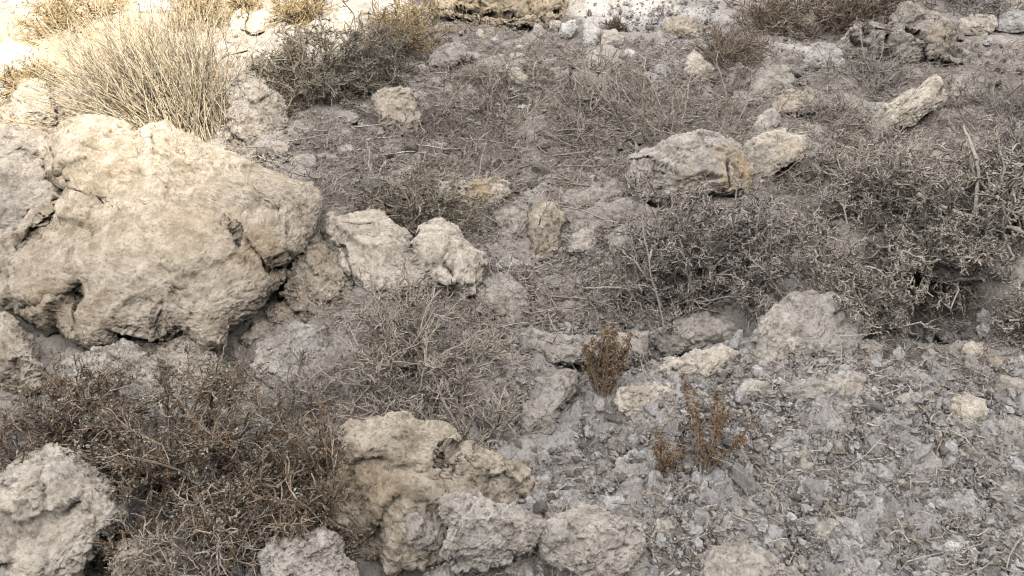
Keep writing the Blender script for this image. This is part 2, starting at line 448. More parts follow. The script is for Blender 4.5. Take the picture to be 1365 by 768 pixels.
_seed = [100]
ROCKS = {}
def rock(name, label, cat, shape, mat, base=None, thick=0.75, tilt=0.6, k=0.75, rough=1.0, crack=0.3, planes=7,
         cut=0.82, dents=(), stain=None, bed=1.0, lowamp=0.05, push=0.0, group=None, sub=None, grooves=()):
    rough = rough if rough < 0.65 else 0.65 * rough ** 0.8
    _seed[0] += 1; sd = _seed[0]
    r_ = np.random.default_rng(sd)
    if isinstance(shape, str): P = parse(shape)
    else: P = box_poly(*shape, sd)
    mn, mx = P.min(0), P.max(0)
    if base is None: base = mx[1] - 0.06 * (mx[1] - mn[1])
    c = P.mean(0)
    x, y = P[:, 0], P[:, 1]
    A = 0.5 * abs(np.dot(x, np.roll(y, 1)) - np.dot(y, np.roll(x, 1)))
    c = np.array([(mn[0] + mx[0]) / 2 * 0.4 + c[0] * 0.6, (mn[1] + mx[1]) / 2 * 0.4 + c[1] * 0.6])
    # radius of the outline by angle
    TH = np.linspace(-math.pi, math.pi, 721)
    D = np.stack([np.cos(TH), np.sin(TH)], 1)
    rad = np.zeros(721)
    for i in range(len(P)):
        a = P[i] - c; b = P[(i + 1) % len(P)] - c; e = b - a
        den = D[:, 0] * e[1] - D[:, 1] * e[0]
        den = np.where(np.abs(den) < 1e-9, 1e-9, den)
        t = (a[0] * e[1] - a[1] * e[0]) / den
        u = (a[0] * D[:, 1] - a[1] * D[:, 0]) / den
        ok = (t > 0) & (u >= -1e-6) & (u <= 1 + 1e-6)
        rad = np.where(ok & (t > rad), t, rad)
    rad = np.maximum(rad, 1.0)
    _, dc = at(c[0], base)
    pxm = dc / F
    s = math.sqrt(A) * pxm
    if sub is None:
        sub = 7 if A > 45000 else 6 if A > 4500 else 5 if A > 900 else 4
    I, Fc = ico(sub)
    th = np.arctan2(-I[:, 1], I[:, 0])                 # image y runs down
    rr = np.interp(th, TH, rad)
    sp = np.hypot(I[:, 0], I[:, 1])
    q = np.clip(sp, 0, 1) ** k
    lx = rr * q * np.cos(th); ly = rr * q * np.sin(th)
    px = c[0] + lx; py = c[1] + ly
    T = thick * s * 0.5
    zf = np.sign(I[:, 2]) * np.abs(I[:, 2]) ** 0.85
    dep = dc + 0.10 * T + push + tilt * (base - py) * pxm - zf * T * np.where(I[:, 2] > 0, 1.0, 1.3)
    V = CAM[None] + ray(px, py) * dep[:, None]
    ctr = V.mean(0)
    # broken flat faces towards the open side
    for _ in range(planes):
        ang = r_.uniform(0, 2 * math.pi); w = r_.uniform(0.15, 0.65)
        nrm = -FWD * 1.0 + w * (RIGHT * math.cos(ang) + UP * math.sin(ang)); nrm /= np.linalg.norm(nrm)
        pr = (V - ctr) @ nrm
        lim = pr.max() * r_.uniform(cut - 0.10, min(1.0, cut + 0.10))
        V = V - np.maximum(pr - lim, 0)[:, None] * nrm[None] * 0.92
    for dx, dy, dr, dd in dents:                       # hollows, in photo pixels, dd in metres
        w = np.exp(-(((px - dx) / dr) ** 2 + ((py - dy) / dr) ** 2)) * (I[:, 2] > -0.2)
        V = V + FWD[None] * (dd * w)[:, None]
    for gl, gw, gd in grooves:                         # clefts along a line
        L = parse(gl); dm = np.full(len(px), 1e9)
        jx = px + 3.0 * pn(V * 25 + sd); jy = py + 3.0 * pn(V * 25 + 40 + sd)
        for i in range(len(L) - 1):
            a, b = L[i], L[i + 1]; e = b - a
            t = np.clip(((jx - a[0]) * e[0] + (jy - a[1]) * e[1]) / (e @ e), 0, 1)
            dm = np.minimum(dm, np.hypot(jx - a[0] - t * e[0], jy - a[1] - t * e[1]))
        w = (1 - sstep(gw * 0.4, gw, dm)) * (I[:, 2] > 0)
        V = V + FWD[None] * (gd * w)[:, None]
    V = displace(V, Fc, s, rough, sd, crack, True, lowamp, bed)
    sa = np.zeros(len(V))
    if stain:
        for dx, dy, dr, am in stain:
            w = np.exp(-(((px - dx) / dr) ** 2 + ((py - dy) / dr) ** 2))
            sa = np.maximum(sa, am * sstep(0.15, 0.95, w + 0.55 * fbm(V * 30 + sd, 4, .65)))
    loc = np.array([ctr[0], ctr[1], V[:, 2].min()])
    o = mesh_obj(name, V, Fc, M[mat], loc=loc, attrs={'stain': sa})
    tag(o, label, cat, group)
    ROCKS.setdefault(label, (c, s))
    return o

GB = 'boulders lying on the slope'
GR = 'rocks strewn over the slope'
GS = 'small stones on the ground'

# --- the large ones
rock('boulder', 'largest tan boulder, cracked, leaning on the slope below the straw bush', 'boulder',
     '-12,345 20,310 48,284 72,262 84,240 62,228 60,198 66,172 88,156 112,155 135,159 165,172 179,184 200,173 222,162 246,178 272,188 310,200 345,223 384,234 414,245 428,266 421,310 410,337 378,362 362,386 335,416 300,441 285,462 246,446 205,462 170,456 120,464 90,456 48,440 10,418 -14,400',
     'warm', base=446, thick=0.62, tilt=0.6, k=0.45, rough=0.55, crack=0.35, planes=4, cut=0.9, lowamp=.025, bed=.4,
     dents=[(92, 392, 18, 0.05), (60, 425, 30, 0.015), (352, 340, 18, 0.018)],
     grooves=[('75,206 82,222 96,240 84,258 60,290 20,320', 6, 0.05), ('296,286 312,300 325,318 345,345 360,372', 2.6, 0.014), ('100,440 92,400 70,392 30,412', 4, 0.03), ('90,182 120,176', 3, 0.015)],
     stain=[(345, 335, 40, 0.6), (245, 300, 40, 0.35), (60, 400, 60, 0.4)], group=GB)
rock('boulder', 'cream double-humped boulder right beside the largest tan boulder', 'boulder',
     '428,306 440,285 458,290 475,287 500,285 520,292 535,305 545,318 556,318 562,305 585,300 608,304 622,323 642,335 647,352 640,376 631,393 610,396 575,388 540,398 480,392 462,372 448,345 434,318',
     'cream', base=386, thick=0.7, tilt=0.45, k=0.5, rough=0.75, crack=0.3, planes=5, grooves=[('552,310 548,332 560,345 575,372', 3.5, 0.012), ('455,330 468,360 476,385', 4, 0.02), ('590,352 605,365', 4, 0.02)],
     dents=[(505, 340, 25, 0.02), (612, 330, 18, 0.02), (600, 398, 18, 0.04)], group=GB)
rock('boulder', 'rough tan rock wedged between the largest boulder and the double-humped one', 'boulder',
     '384,318 402,312 424,316 440,328 452,345 466,372 472,392 466,420 440,436 412,432 394,412 378,392 386,370 376,350', 'warm', base=425, thick=0.6, rough=1.2, crack=0.5, group=GB)
rock('boulder', 'tan boulder cut by the picture edge under the largest boulder', 'boulder',
     '-60,440 -20,420 4,416 22,430 44,457 47,478 61,490 52,514 24,540 0,547 -40,535 -60,500', 'warm', base=535, thick=0.9, tilt=0.4, k=0.6, rough=0.9, group=GB)
rock('boulder', 'pale grey boulder with crystalline surface in the lower corner beside the brown shrub', 'boulder',
     '-60,690 -30,640 0,640 30,612 64,594 96,604 120,620 142,642 166,682 150,702 122,735 95,772 50,830 -40,830', 'cream', base=790, thick=0.8, tilt=0.55, k=0.6, rough=1.1, planes=5, group=GB)
rock('boulder', 'ochre-faced crumbling boulder with a dark hollow beneath it', 'boulder',
     '424,660 440,610 462,574 492,556 526,553 558,565 590,575 612,596 645,606 686,622 702,646 690,690 655,722 604,744 562,757 522,758 484,744 450,716', 'warm', base=752, thick=0.75, tilt=0.42, k=0.5, rough=1.0, crack=0.6, push=-.05,
     stain=[(480, 650, 65, 0.5), (545, 620, 40, 0.2), (580, 725, 20, 0.45)], dents=[(480, 735, 30, 0.06)], grooves=[('596,600 588,640 600,668', 5, .03), ('600,668 660,690', 4, .02)], group=GB)
rock('boulder', 'angular lump split off the right side of the ochre-faced boulder', 'rock',
     '534,676 552,668 578,672 596,700 598,716 584,732 556,734 538,716 532,694', 'drab', base=728, thick=0.7, push=-0.09, group=GB)
rock('boulder', 'crusty grey rock ridge between the ochre-faced boulder and the flat grey block', 'boulder',
     '585,668 620,660 660,674 700,680 726,696 716,722 692,742 645,760 604,765 590,735 600,704', 'grey', base=752, thick=0.7, tilt=0.5, rough=1.2, crack=0.6, push=-.07, group=GB)
rock('boulder', 'low pale crusty rock above the grey ridge, behind the ochre-faced boulder', 'boulder',
     '594,622 620,608 660,618 690,628 702,645 688,668 660,678 634,664 604,658', 'grey', base=668, thick=0.7, tilt=0.45, rough=1.2, push=-.03, group=GB)
rock('boulder', 'flat-topped grey block with white blotches at the bottom edge', 'boulder',
     '714,720 738,690 775,676 820,688 856,700 855,735 826,768 790,780 755,758 726,746', 'grey', base=764, thick=0.8, tilt=0.55, k=0.5, rough=.9, push=-.03, group=GB)
rock('boulder', 'narrow upright cream rock beside the rusty little bush', 'rock',
     '692,600 700,545 720,506 748,494 770,500 766,522 746,548 732,592 716,614 698,614', 'drab', base=606, thick=0.9, tilt=0.9, rough=1.0, group=GB)
rock('boulder', 'smooth grey rock cut by the bottom edge under the crust', 'boulder',
     '934,752 942,734 958,722 992,721 1022,736 1048,754 1072,772 1070,820 940,820', 'grey', base=800, thick=0.8, tilt=0.6, k=0.6, rough=0.6, crack=0.1, group=GB)
rock('boulder', 'grey crag cut by the bottom edge between brown shrub and ochre boulder', 'boulder',
     '340,742 372,716 400,716 430,704 446,712 454,738 474,752 480,800 360,800', 'grey', base=782, thick=0.8, tilt=0.45, rough=1.1, push=-.04, group=GB)
rock('boulder', 'block with pale flat top, shaded brown front and ochre end', 'boulder',
     '841,210 858,200 885,190 908,180 932,176 960,182 985,194 997,228 999,254 984,262 952,258 925,268 905,274 878,270 850,262 842,238', 'grey', base=262, thick=0.9, tilt=0.32, k=0.45, rough=0.6, planes=2, crack=.1, push=-.03,
     stain=[(992, 225, 24, .85), (980, 250, 26, .8), (970, 210, 22, .5), (930, 245, 30, .4)], grooves=[('842,214 866,212 880,222 900,230 925,228 955,236', 3, 0.018), ('966,196 972,250', 3, 0.03)], group=GB)
rock('boulder', 'white-dusted angular block right of the ochre-ended one', 'boulder',
     '987,202 1000,186 1034,175 1072,180 1074,200 1066,215 1040,228 1022,243 1002,245 990,226', 'cream', base=240, thick=0.8, tilt=0.4, k=0.45, rough=0.6, planes=4, push=-.02, stain=[(1055, 200, 20, 0.25)], group=GB)
rock('boulder', 'domed grey rock under the edge of the big dusty shrub', 'boulder',
     '1000,456 1012,424 1032,406 1056,392 1084,387 1116,391 1142,408 1154,442 1136,472 1070,474 1024,468', 'grey', base=456, thick=0.45, tilt=0.8, rough=0.8, push=.0, planes=3, cut=.92, group=GB)
rock('boulder', 'upright grey rock forming the side of the dark burrow', 'rock',
     '1146,440 1152,396 1166,378 1186,376 1202,392 1204,420 1198,440 1170,446', 'grey', base=440, thick=0.8, tilt=0.3, rough=0.8, group=GB)
rock('boulder', 'rock slab added as a roof to shade the dark burrow', 'rock',
     '1172,360 1212,346 1252,343 1302,348 1338,360 1316,373 1268,377 1226,371', 'drab', base=350, thick=1.6, tilt=0.5, rough=0.8, push=-0.08, group=GB)  # slab put in over the hollow to keep it dark
rock('boulder', 'rounded grey stone in front of the dark burrow', 'rock', (1243, 421, 1304, 458), 'grey', base=454, thick=0.8, rough=0.8, group=GB)

# --- outcrops and crags near the top
rock('outcrop', 'yellow overhanging outcrop at the top edge', 'outcrop',
     '560,-40 578,0 584,18 604,20 630,21 655,30 676,34 700,36 722,36 748,26 756,0 770,-50 660,-90', 'ochre', base=34, thick=0.9, tilt=0.15, k=0.55, rough=1.2, crack=0.8, grooves=[('585,10 640,8 700,16 745,14', 4, 0.05)], dents=[(640, 26, 40, 0.10)], group='outcrops at the top of the slope')
rock('outcrop', 'jagged pale crag under the top edge, sloping down to the right', 'outcrop',
     '1120,66 1130,40 1146,28 1178,40 1197,20 1206,6 1222,7 1232,20 1270,28 1274,42 1271,56 1291,74 1284,86 1247,78 1210,86 1172,80 1142,76', 'drab', base=80, thick=0.8, tilt=0.4, k=0.55, rough=1.3, crack=0.7, stain=[(1252, 50, 18, 0.4)], grooves=[('1135,50 1165,62', 4, .04), ('1210,40 1235,48 1240,70', 4, .04), ('1188,34 1180,70', 4, .03)], group='outcrops at the top of the slope')
rock('outcrop', 'flat bluish outcrop set in the litter below the top brush', 'outcrop',
     '1062,80 1072,64 1088,56 1110,58 1128,72 1126,88 1108,97 1080,98', 'blue', base=94, thick=0.5, tilt=1.0, rough=0.8, group='outcrops at the top of the slope')
rock('outcrop', 'stepped tan outcrop above the cream block', 'outcrop',
     '566,98 574,76 590,60 608,56 622,62 620,78 602,92 586,106', 'drab', base=100, thick=0.6, tilt=0.7, rough=1.3, crack=0.6, group='outcrops at the top of the slope')
rock('outcrop', 'craggy brown outcrop right of the straw bush', 'outcrop',
     '300,185 308,140 312,104 330,98 350,112 362,130 382,142 384,160 366,180 340,196 315,200', 'drab', base=188, thick=0.7, tilt=0.6, rough=1.4, crack=0.7, group='outcrops at the top of the slope')
rock('outcrop', 'long pale ledge with an ochre patch under the grey shrub', 'outcrop',
     '540,262 575,246 610,240 645,238 672,240 678,256 670,270 640,280 600,284 560,280', 'cream', base=276, thick=0.5, tilt=0.7, rough=1.1, stain=[(640, 252, 22, 0.8)], group='outcrops at the top of the slope')

# --- middle rocks
for row in [
    ('rock', 'tan rock with a vertical split in the middle of the hollow', '704,292 716,270 736,269 753,286 749,306 741,336 727,352 710,362 702,352 710,326 703,310', 'warm', dict(base=356, thick=0.8, tilt=0.5, grooves=[('732,300 716,340', 2, 0.010)])),
    ('rock', 'grey slab leaning against the split tan rock', '660,284 690,268 706,274 704,322 690,334 664,318', 'drab', dict(base=330, tilt=0.7)),
    ('rock', 'rounded tan rock above the knobbly one in the hollow', '757,292 768,283 790,279 812,286 818,300 808,314 780,318 762,310', 'drab', dict(base=312)),
    ('rock', 'knobbly pale rock just below the rounded tan rock', '756,336 762,316 776,300 790,300 803,316 804,334 784,346', 'grey', dict(base=338)),
    ('rock', 'dark earthy rock beside the shaded end of the ochre-ended block', '800,280 830,262 860,270 880,282 860,300 820,304', 'drab', dict(base=298, tilt=0.9)),
    ('rock', 'low dark rock lip between the rounded tan rock and the shrub', '806,318 830,300 862,304 870,322 846,340 815,338', 'drab', dict(base=334, tilt=0.9)),
    ('rock', 'grey slope rock above the rounded tan rock', '740,268 770,246 815,240 845,252 835,272 790,282 755,284', 'drab', dict(base=278, tilt=1.1, thick=0.5)),
    ('rock', 'rounded mound rock at the right end of the pale twiggy shrub', '630,392 650,370 676,366 696,380 704,406 706,436 682,448 642,436', 'drab', dict(base=440, tilt=0.9)),
    ('rock', 'broad dark rock in the floor of the hollow', '698,386 735,367 790,371 822,388 830,420 792,446 716,436', 'drab', dict(base=436, tilt=1.1, thick=0.5, rough=1.3)),
    ('ledge', 'pale left end of the curved rock ledge', '684,462 690,444 712,441 745,446 790,449 806,464 790,484 745,484 705,482', 'grey', dict(base=478, thick=0.7, tilt=0.5, push=-.05, k=.55, rough=.9)),
    ('ledge', 'middle stretch of the curved rock ledge behind the rusty little bush', '772,464 790,450 830,446 872,441 886,456 884,480 862,493 830,490 792,486', 'grey', dict(base=484, thick=0.7, tilt=0.5, push=-.05, k=.55, rough=.9)),
    ('ledge', 'brown smooth hump at the right end of the curved rock ledge', '864,446 900,428 935,420 966,424 988,440 964,462 922,468 884,476', 'drab', dict(base=464, thick=0.7, tilt=0.6, rough=0.6, push=-0.05, k=0.55)),
    ('ledge', 'pale crust ledge running below the brown hump', '870,500 892,480 930,468 968,462 985,472 960,494 920,510 884,514', 'cream', dict(base=506, thick=0.5, tilt=0.8, rough=1.2)),
    ('rock', 'crusty grey mound below the domed rock', '1004,470 1022,446 1056,436 1076,452 1070,486 1046,506 1018,500', 'grey', dict(base=496, thick=0.5, tilt=0.9, rough=1.4)),
    ('rock', 'pale yellow-tipped rock in the crust', '1042,524 1080,506 1128,497 1156,500 1152,526 1126,551 1108,556 1088,538 1050,534', 'grey', dict(base=546, thick=0.6, tilt=0.7, stain=[(1135, 515, 16, 0.25)])),
    ('rock', 'white-grey flat rock between the two orange plants', '816,536 826,520 870,512 894,515 898,532 880,549 850,561 828,554', 'cream', dict(base=556, thick=0.7, tilt=0.5)),
    ('rock', 'small grey stone lying below the white-grey flat rock', (872, 545, 902, 572), 'blue', {}),
    ('stone', 'squarish pale stone alone on the crust at far right', '1264,546 1270,532 1290,527 1310,535 1319,551 1300,574 1280,574 1267,561', 'cream', dict(base=570, thick=0.8, k=0.55)),
    ('rock', 'mottled grey rock half hidden under the largest boulder', '92,520 92,486 110,474 140,462 165,452 196,470 210,500 212,530 190,560 140,570 105,560', 'grey', dict(base=552, thick=0.7, rough=1.2)),
    ('rock', 'cream crumbly rock right of the mottled grey rock', '206,500 204,462 224,448 256,448 286,456 290,490 286,520 250,530 215,525', 'cream', dict(base=520, thick=0.7, rough=1.5, crack=.6)),
    ('rock', 'bluish grey slab below the two stacked stones', '336,490 342,464 366,448 400,430 432,436 444,462 440,500 410,520 360,516', 'grey', dict(base=510, thick=0.6, tilt=0.8)),
    ('stone', 'wedge stone topmost of the pile beside the largest boulder', '355,416 370,403 396,407 404,424 382,434 360,429', 'warm', dict(base=431)),
    ('stone', 'angular stone just under the wedge stone of the pile', '318,446 334,430 350,422 373,440 366,456 342,464 320,461', 'warm', dict(base=460, k=0.55)),
    ('stone', 'small tan stone under the angular stone of the pile', (286, 492, 312, 514), 'drab', {}),
    ('stone', 'dark stone in the crevice under the largest boulder', (296, 452, 336, 486), 'drab', {}),
    ('stone', 'egg-shaped stone beneath the left of the largest boulder', (55, 455, 82, 478), 'warm', dict(rough=0.5)),
    ('stone', 'little stone beside the egg-shaped stone', (74, 470, 92, 486), 'cream', dict(rough=0.5)),
    ('stone', 'crumbled tan lump above the egg-shaped stone', (46, 438, 86, 460), 'warm', dict(rough=1.3)),
    ('rock', 'drab rock under the brown shrub beside the corner boulder', '150,770 156,726 180,716 206,728 222,760 200,800 160,800', 'warm', dict(base=785)),
    ('rock', 'pale rock showing through the brown shrub', '300,712 310,684 340,676 368,690 376,716 345,732 316,730', 'drab', dict(base=724)),
    ('rock', 'cream block standing on the litter near the grey rounded stone', '499,132 504,122 516,118 546,118 550,130 559,146 560,160 552,183 540,185 525,179 507,166 501,150', 'warm', dict(base=180, thick=0.9, tilt=0.2, k=0.55, stain=[(528, 150, 10, .3)])),
    ('stone', 'dark grey rounded stone beside the cream block', (547, 121, 573, 140), 'blue', dict(rough=0.4)),
    ('stone', 'tan rounded stone above the dark grey one', (557, 84, 574, 104), 'drab', dict(rough=0.5)),
    ('slab', 'pale wedge slab sticking out of the twiggy litter', '672,84 680,84 692,92 708,105 726,118 704,118 686,112 676,100', 'cream', dict(base=117, tilt=0.5, rough=0.6)),
    ('rock', 'lumpy grey top of the litter mound beside the wedge slab', '634,100 642,84 656,75 670,73 678,86 676,104 655,110', 'drab', dict(base=106)),
    ('slab', 'long leaning slab with a cream tip below the pale crag', '1156,170 1162,157 1196,132 1227,115 1247,101 1256,108 1258,132 1245,147 1217,168 1200,168 1176,178 1160,178', 'cream', dict(base=172, thick=0.9, tilt=0.2, push=-.04, k=0.55, rough=0.6, crack=0.1, stain=[(1248, 118, 12, 0.2)])),
    ('rock', 'cream knob leaning behind the tip of the long slab', (1253, 117, 1270, 142), 'cream', {}),
    ('rock', 'pitted cream rock right of the long leaning slab', '1266,128 1270,114 1290,112 1306,122 1308,138 1290,144 1274,140', 'cream', dict(base=142, rough=1.3)),
    ('rock', 'pinkish low rock above the triangular stone', '1028,140 1038,130 1060,127 1080,128 1098,140 1090,150 1060,152 1036,152', 'warm', dict(base=150, tilt=0.7)),
    ('stone', 'triangular grey stone left of the pinkish rock', '1004,176 1010,157 1028,143 1038,150 1042,168 1030,176', 'grey', dict(base=174, k=0.55, planes=3)),
    ('stone', 'pale spiky stone standing in the low scrub', '910,104 916,76 925,67 940,80 956,92 946,102 922,106', 'cream', dict(base=102, rough=0.9)),
    ('rock', 'pale worn lump right of the spiky stone', '966,112 972,92 984,83 998,90 1002,110 984,116', 'drab', dict(base=112)),
    ('rock', 'low pale mound rock above the pinkish rock', '998,134 1000,106 1022,96 1056,100 1062,118 1040,130', 'drab', dict(base=130, tilt=1.0, thick=.5)),
    ('rock', 'cream lump near the white ground at the top', '882,54 884,30 902,22 930,24 938,36 934,50 910,56', 'warm', dict(base=52)),
    ('rock', 'broken white chunk nearest the yellow outcrop', '744,48 750,32 766,26 769,38 762,50', 'white', dict(base=48)),
    ('rock', 'tall white chunk in the cluster below the white ground', '777,60 778,28 788,23 799,34 800,60 788,64', 'white', dict(base=60)),
    ('rock', 'cream chunk right of the tall white chunk', '801,60 804,42 818,38 832,50 830,60 814,64', 'cream', dict(base=60)),
    ('rock', 'buff hooked stone jutting from the brush at the top', '1054,28 1071,12 1088,9 1090,30 1107,37 1095,45 1074,43', 'warm', dict(base=42, tilt=0.3)),
    ('rock', 'cream rock at the right foot of the pale crag', '1276,46 1280,26 1300,19 1324,21 1330,36 1316,48', 'cream', dict(base=46)),
    ('rock', 'smooth bluish rock at the right edge beside the cream rock', '1326,40 1332,22 1350,14 1380,16 1384,42 1350,44', 'blue', dict(base=40, rough=0.4)),
    ('rock', 'dark grey rock in the top right corner', '1330,18 1336,-6 1370,-14 1384,12 1360,22', 'drab', dict(base=18)),
    ('rock', 'sunlit white rock at the left edge under the golden slope', '-20,100 -10,62 14,56 38,62 48,84 46,98 20,104', 'white', dict(base=98)),
    ('rock', 'sunlit pale upright rock left of the straw bush', '20,168 16,130 28,108 48,106 66,120 74,142 72,168 44,176', 'warm', dict(base=168)),
    ('rock', 'brown-grey rock at the left edge below the upright one', '-20,212 -16,176 20,170 50,176 70,190 66,212 30,216', 'drab', dict(base=212, rough=0.9)),
    ('rock', 'banded grey rock at the left edge under the brown-grey one', '-20,262 -14,216 22,208 54,214 64,234 50,256 20,268', 'drab', dict(base=262, rough=0.9)),
    ('rock', 'ridged grey rock joining the left side of the largest boulder', '-20,318 -20,262 20,258 56,244 84,238 74,262 48,288 24,310', 'drab', dict(base=308, tilt=0.8)),
    ('rock', 'round-topped pale rock behind the brown shrub at the top', '428,44 434,24 456,14 476,22 482,40 456,50', 'cream', dict(base=44)),
    ('rock', 'bluish rock between the sunlit tufts at the top edge', '176,22 184,2 210,-6 238,4 236,20 206,28', 'blue', dict(base=20)),
    ('rock', 'bluish rock behind the brown shrub at the top edge', '490,40 494,10 510,-4 530,6 528,34 508,46', 'blue', dict(base=38)),
    ('stone', 'upright cream stone between the two top tufts', '305,40 310,18 322,12 330,18 326,36 314,44', 'cream', dict(base=40)),
    ('stone', 'slanting cream stone beside the upright cream stone', (328, 27, 354, 46), 'warm', {}),
    ('stone', 'yellow-cream stone under the shrub left of the tan rounded stone', (503, 80, 534, 104), 'warm', {}),
]:
    n_, lab, shp, mt, kw = row
    rock(n_, lab, n_, shp, mt, group=GR, **kw)

# --- smaller stones that can each be picked out
for lab, bx, mt in [
    ('pale blunt stone on the crust left of the squarish pale stone', (1188, 524, 1227, 553), 'grey'),
    ('small blue-grey stone right of the tall orange plant', (1015, 558, 1048, 580), 'blue'),
    ('flat tan stone below the small blue-grey stone', (1037, 592, 1082, 621), 'grey'),
    ('tiny cream stone at the foot of the flat tan stone', (1028, 615, 1046, 634), 'cream'),
    ('chalky stone at the right edge below the squarish pale stone', (1300, 612, 1349, 641), 'grey'),
    ('thin pale flake lying tilted on the crust', (1184, 637, 1224, 651), 'cream'),
    ('small cream stone just under the thin pale flake', (1155, 650, 1178, 672), 'cream'),
    ('large chalky lump in the crust at lower right', (1253, 658, 1313, 702), 'blue'),
    ('wide pale stone near the bottom edge under the chalky lump', (1248, 717, 1303, 742), 'white'),
    ('round tan stone under the tall orange plant', (939, 642, 970, 672), 'grey'),
    ('tan stone left of the round one under the orange plant', (915, 636, 942, 660), 'drab'),
    ('pale lumpy stone below the pair under the orange plant', (920, 676, 952, 694), 'cream'),
    ('wedge of crust at the bottom right near the edge', (1314, 738, 1343, 760), 'blue'),
    ('rounded grey stone at the right edge near the bottom', (1336, 700, 1376, 729), 'grey'),
    ('low crust stone above the rounded grey edge stone', (1310, 683, 1344, 705), 'drab'),
    ('upright pale stone right of the flat-topped grey block', (868, 689, 905, 727), 'grey'),
    ('crumbled stone at the foot of the flat-topped grey block', (672, 738, 732, 772), 'grey'),
    ('small stone between the low crusty rock and the bare soil', (709, 640, 733, 661), 'drab'),
    ('small stone above the left corner of the flat-topped grey block', (730, 667, 757, 686), 'drab'),
    ('pale stone in the soil below the rusty little bush', (774, 540, 804, 562), 'drab'),
    ('small white-grey stone at the left foot of the curved rock ledge', (654, 467, 682, 485), 'cream'),
    ('pale stone right of the burrow on the crust', (1279, 455, 1316, 482), 'cream'),
    ('tan stone right of the pale one near the burrow', (1314, 474, 1344, 496), 'warm'),
    ('cream stone touching the underside of the yellow outcrop', (673, 23, 690, 39), 'cream'),
    ('bright stone second along under the yellow outcrop', (690, 21, 712, 39), 'white'),
    ('small bright stone third along under the yellow outcrop', (711, 31, 724, 43), 'white'),
    ('low bright stone nearest the broken white chunk', (731, 27, 748, 40), 'cream'),
    ('pale stone in the small pile on the bare litter', (678, 70, 702, 80), 'cream'),
    ('upper stone of the small pile on the bare litter', (686, 60, 700, 69), 'cream'),
    ('cream pebble right of the small pile', (698, 57, 706, 64), 'white'),
    ('cream stone farther right of the small pile', (705, 48, 715, 56), 'cream'),
    ('brown-white stone below the yellow outcrop shadow', (634, 38, 646, 54), 'cream'),
    ('pale pebble beside the brown-white stone', (655, 49, 666, 57), 'white'),
    ('lone cream stone right of the wedge slab', (776, 74, 800, 92), 'cream'),
    ('pale stone on the litter between the wedge slab and low scrub', (830, 66, 848, 80), 'white'),
    ('grey stone in the white ground left of the spiky stone', (872, 84, 894, 104), 'blue'),
    ('flat stone on the litter above the ochre-ended block', (1045, 118, 1060, 128), 'cream'),
    ('pale flat stone beside the craggy brown outcrop', (352, 140, 384, 156), 'warm'),
    ('rubble stone lowest under the craggy brown outcrop', (352, 186, 386, 210), 'drab'),
    ('rubble stone nearest the craggy brown outcrop', (318, 196, 346, 212), 'drab'),
    ('rubble stone against the top of the largest boulder', (386, 206, 424, 232), 'drab'),
    ('pale rubble stone above the cream double-humped boulder', (424, 204, 452, 222), 'grey'),
    ('grey stone in the gap above the grey shrub', (450, 192, 474, 210), 'grey'),
    ('low tan stone left of the cream block', (452, 150, 480, 166), 'drab'),
    ('small rock half buried in the hollow below the split tan rock', (664, 342, 694, 362), 'drab'),
    ('buff stone in the dark gap below the egg-shaped stone', (60, 478, 98, 506), 'warm'),
    ('crumbled grey stone filling the gap under the egg-shaped stone', (84, 462, 120, 490), 'grey'),
    ('long tan rubble piece tucked under the largest boulder', (100, 446, 160, 474), 'warm'),
    ('broken tan piece under the middle of the largest boulder', (158, 452, 214, 478), 'warm'),
    ('low grey lump on the crust between the pale yellow-tipped rock and the burrow', (1130, 452, 1180, 482), 'grey'),
    ('crusty lump at the right edge above the chalky stone', (1322, 500, 1372, 540), 'drab'),
    ('flat crust slab below the squarish pale stone', (1290, 585, 1340, 608), 'drab'),
    ('lumpy pale piece of crust at the right edge near the bottom', (1316, 640, 1372, 680), 'grey'),
    ('grey crust lump beside the smooth bottom-edge rock', (1080, 690, 1130, 725), 'grey'),
    ('pale crust lump above the smooth bottom-edge rock', (985, 655, 1025, 682), 'blue'),
    ('tan-grey piece of crust left of the yellow-tipped rock', (985, 505, 1030, 535), 'grey'),
]:
    rock('stone', lab, 'stone', bx, mt, group=GS, tilt=0.6, rough=0.9, crack=0.1)
n_traced = len(ROCKS)

# --- loose stones nobody could tell apart: copies of a dozen shapes
protos = {}
def proto(i, mat):
    if (i, mat) not in protos:
        r_ = np.random.default_rng(900 + i)
        I, Fc = ico(4)
        V = I * np.array([1, r_.uniform(.65, .95), r_.uniform(.5, .8)])
        for _ in range(9):
            n = r_.normal(size=3); n /= np.linalg.norm(n)
            pr = V @ n; lim = pr.max() * r_.uniform(.62, .85)
            V = V - np.maximum(pr - lim, 0)[:, None] * n[None] * .95
        n = vnormals(V, Fc)
        V = V + n * (0.10 * fbm(V * 1.6 + i * 9, 3) + 0.07 * fbm(V * 6 + i, 3, .6))[:, None]
        o = mesh_obj('loose_stone', V * 0.5, Fc, M[mat], attrs={'stain': np.zeros(len(V))})
        COL.objects.unlink(o)
        protos[(i, mat)] = o
    return protos[(i, mat)]

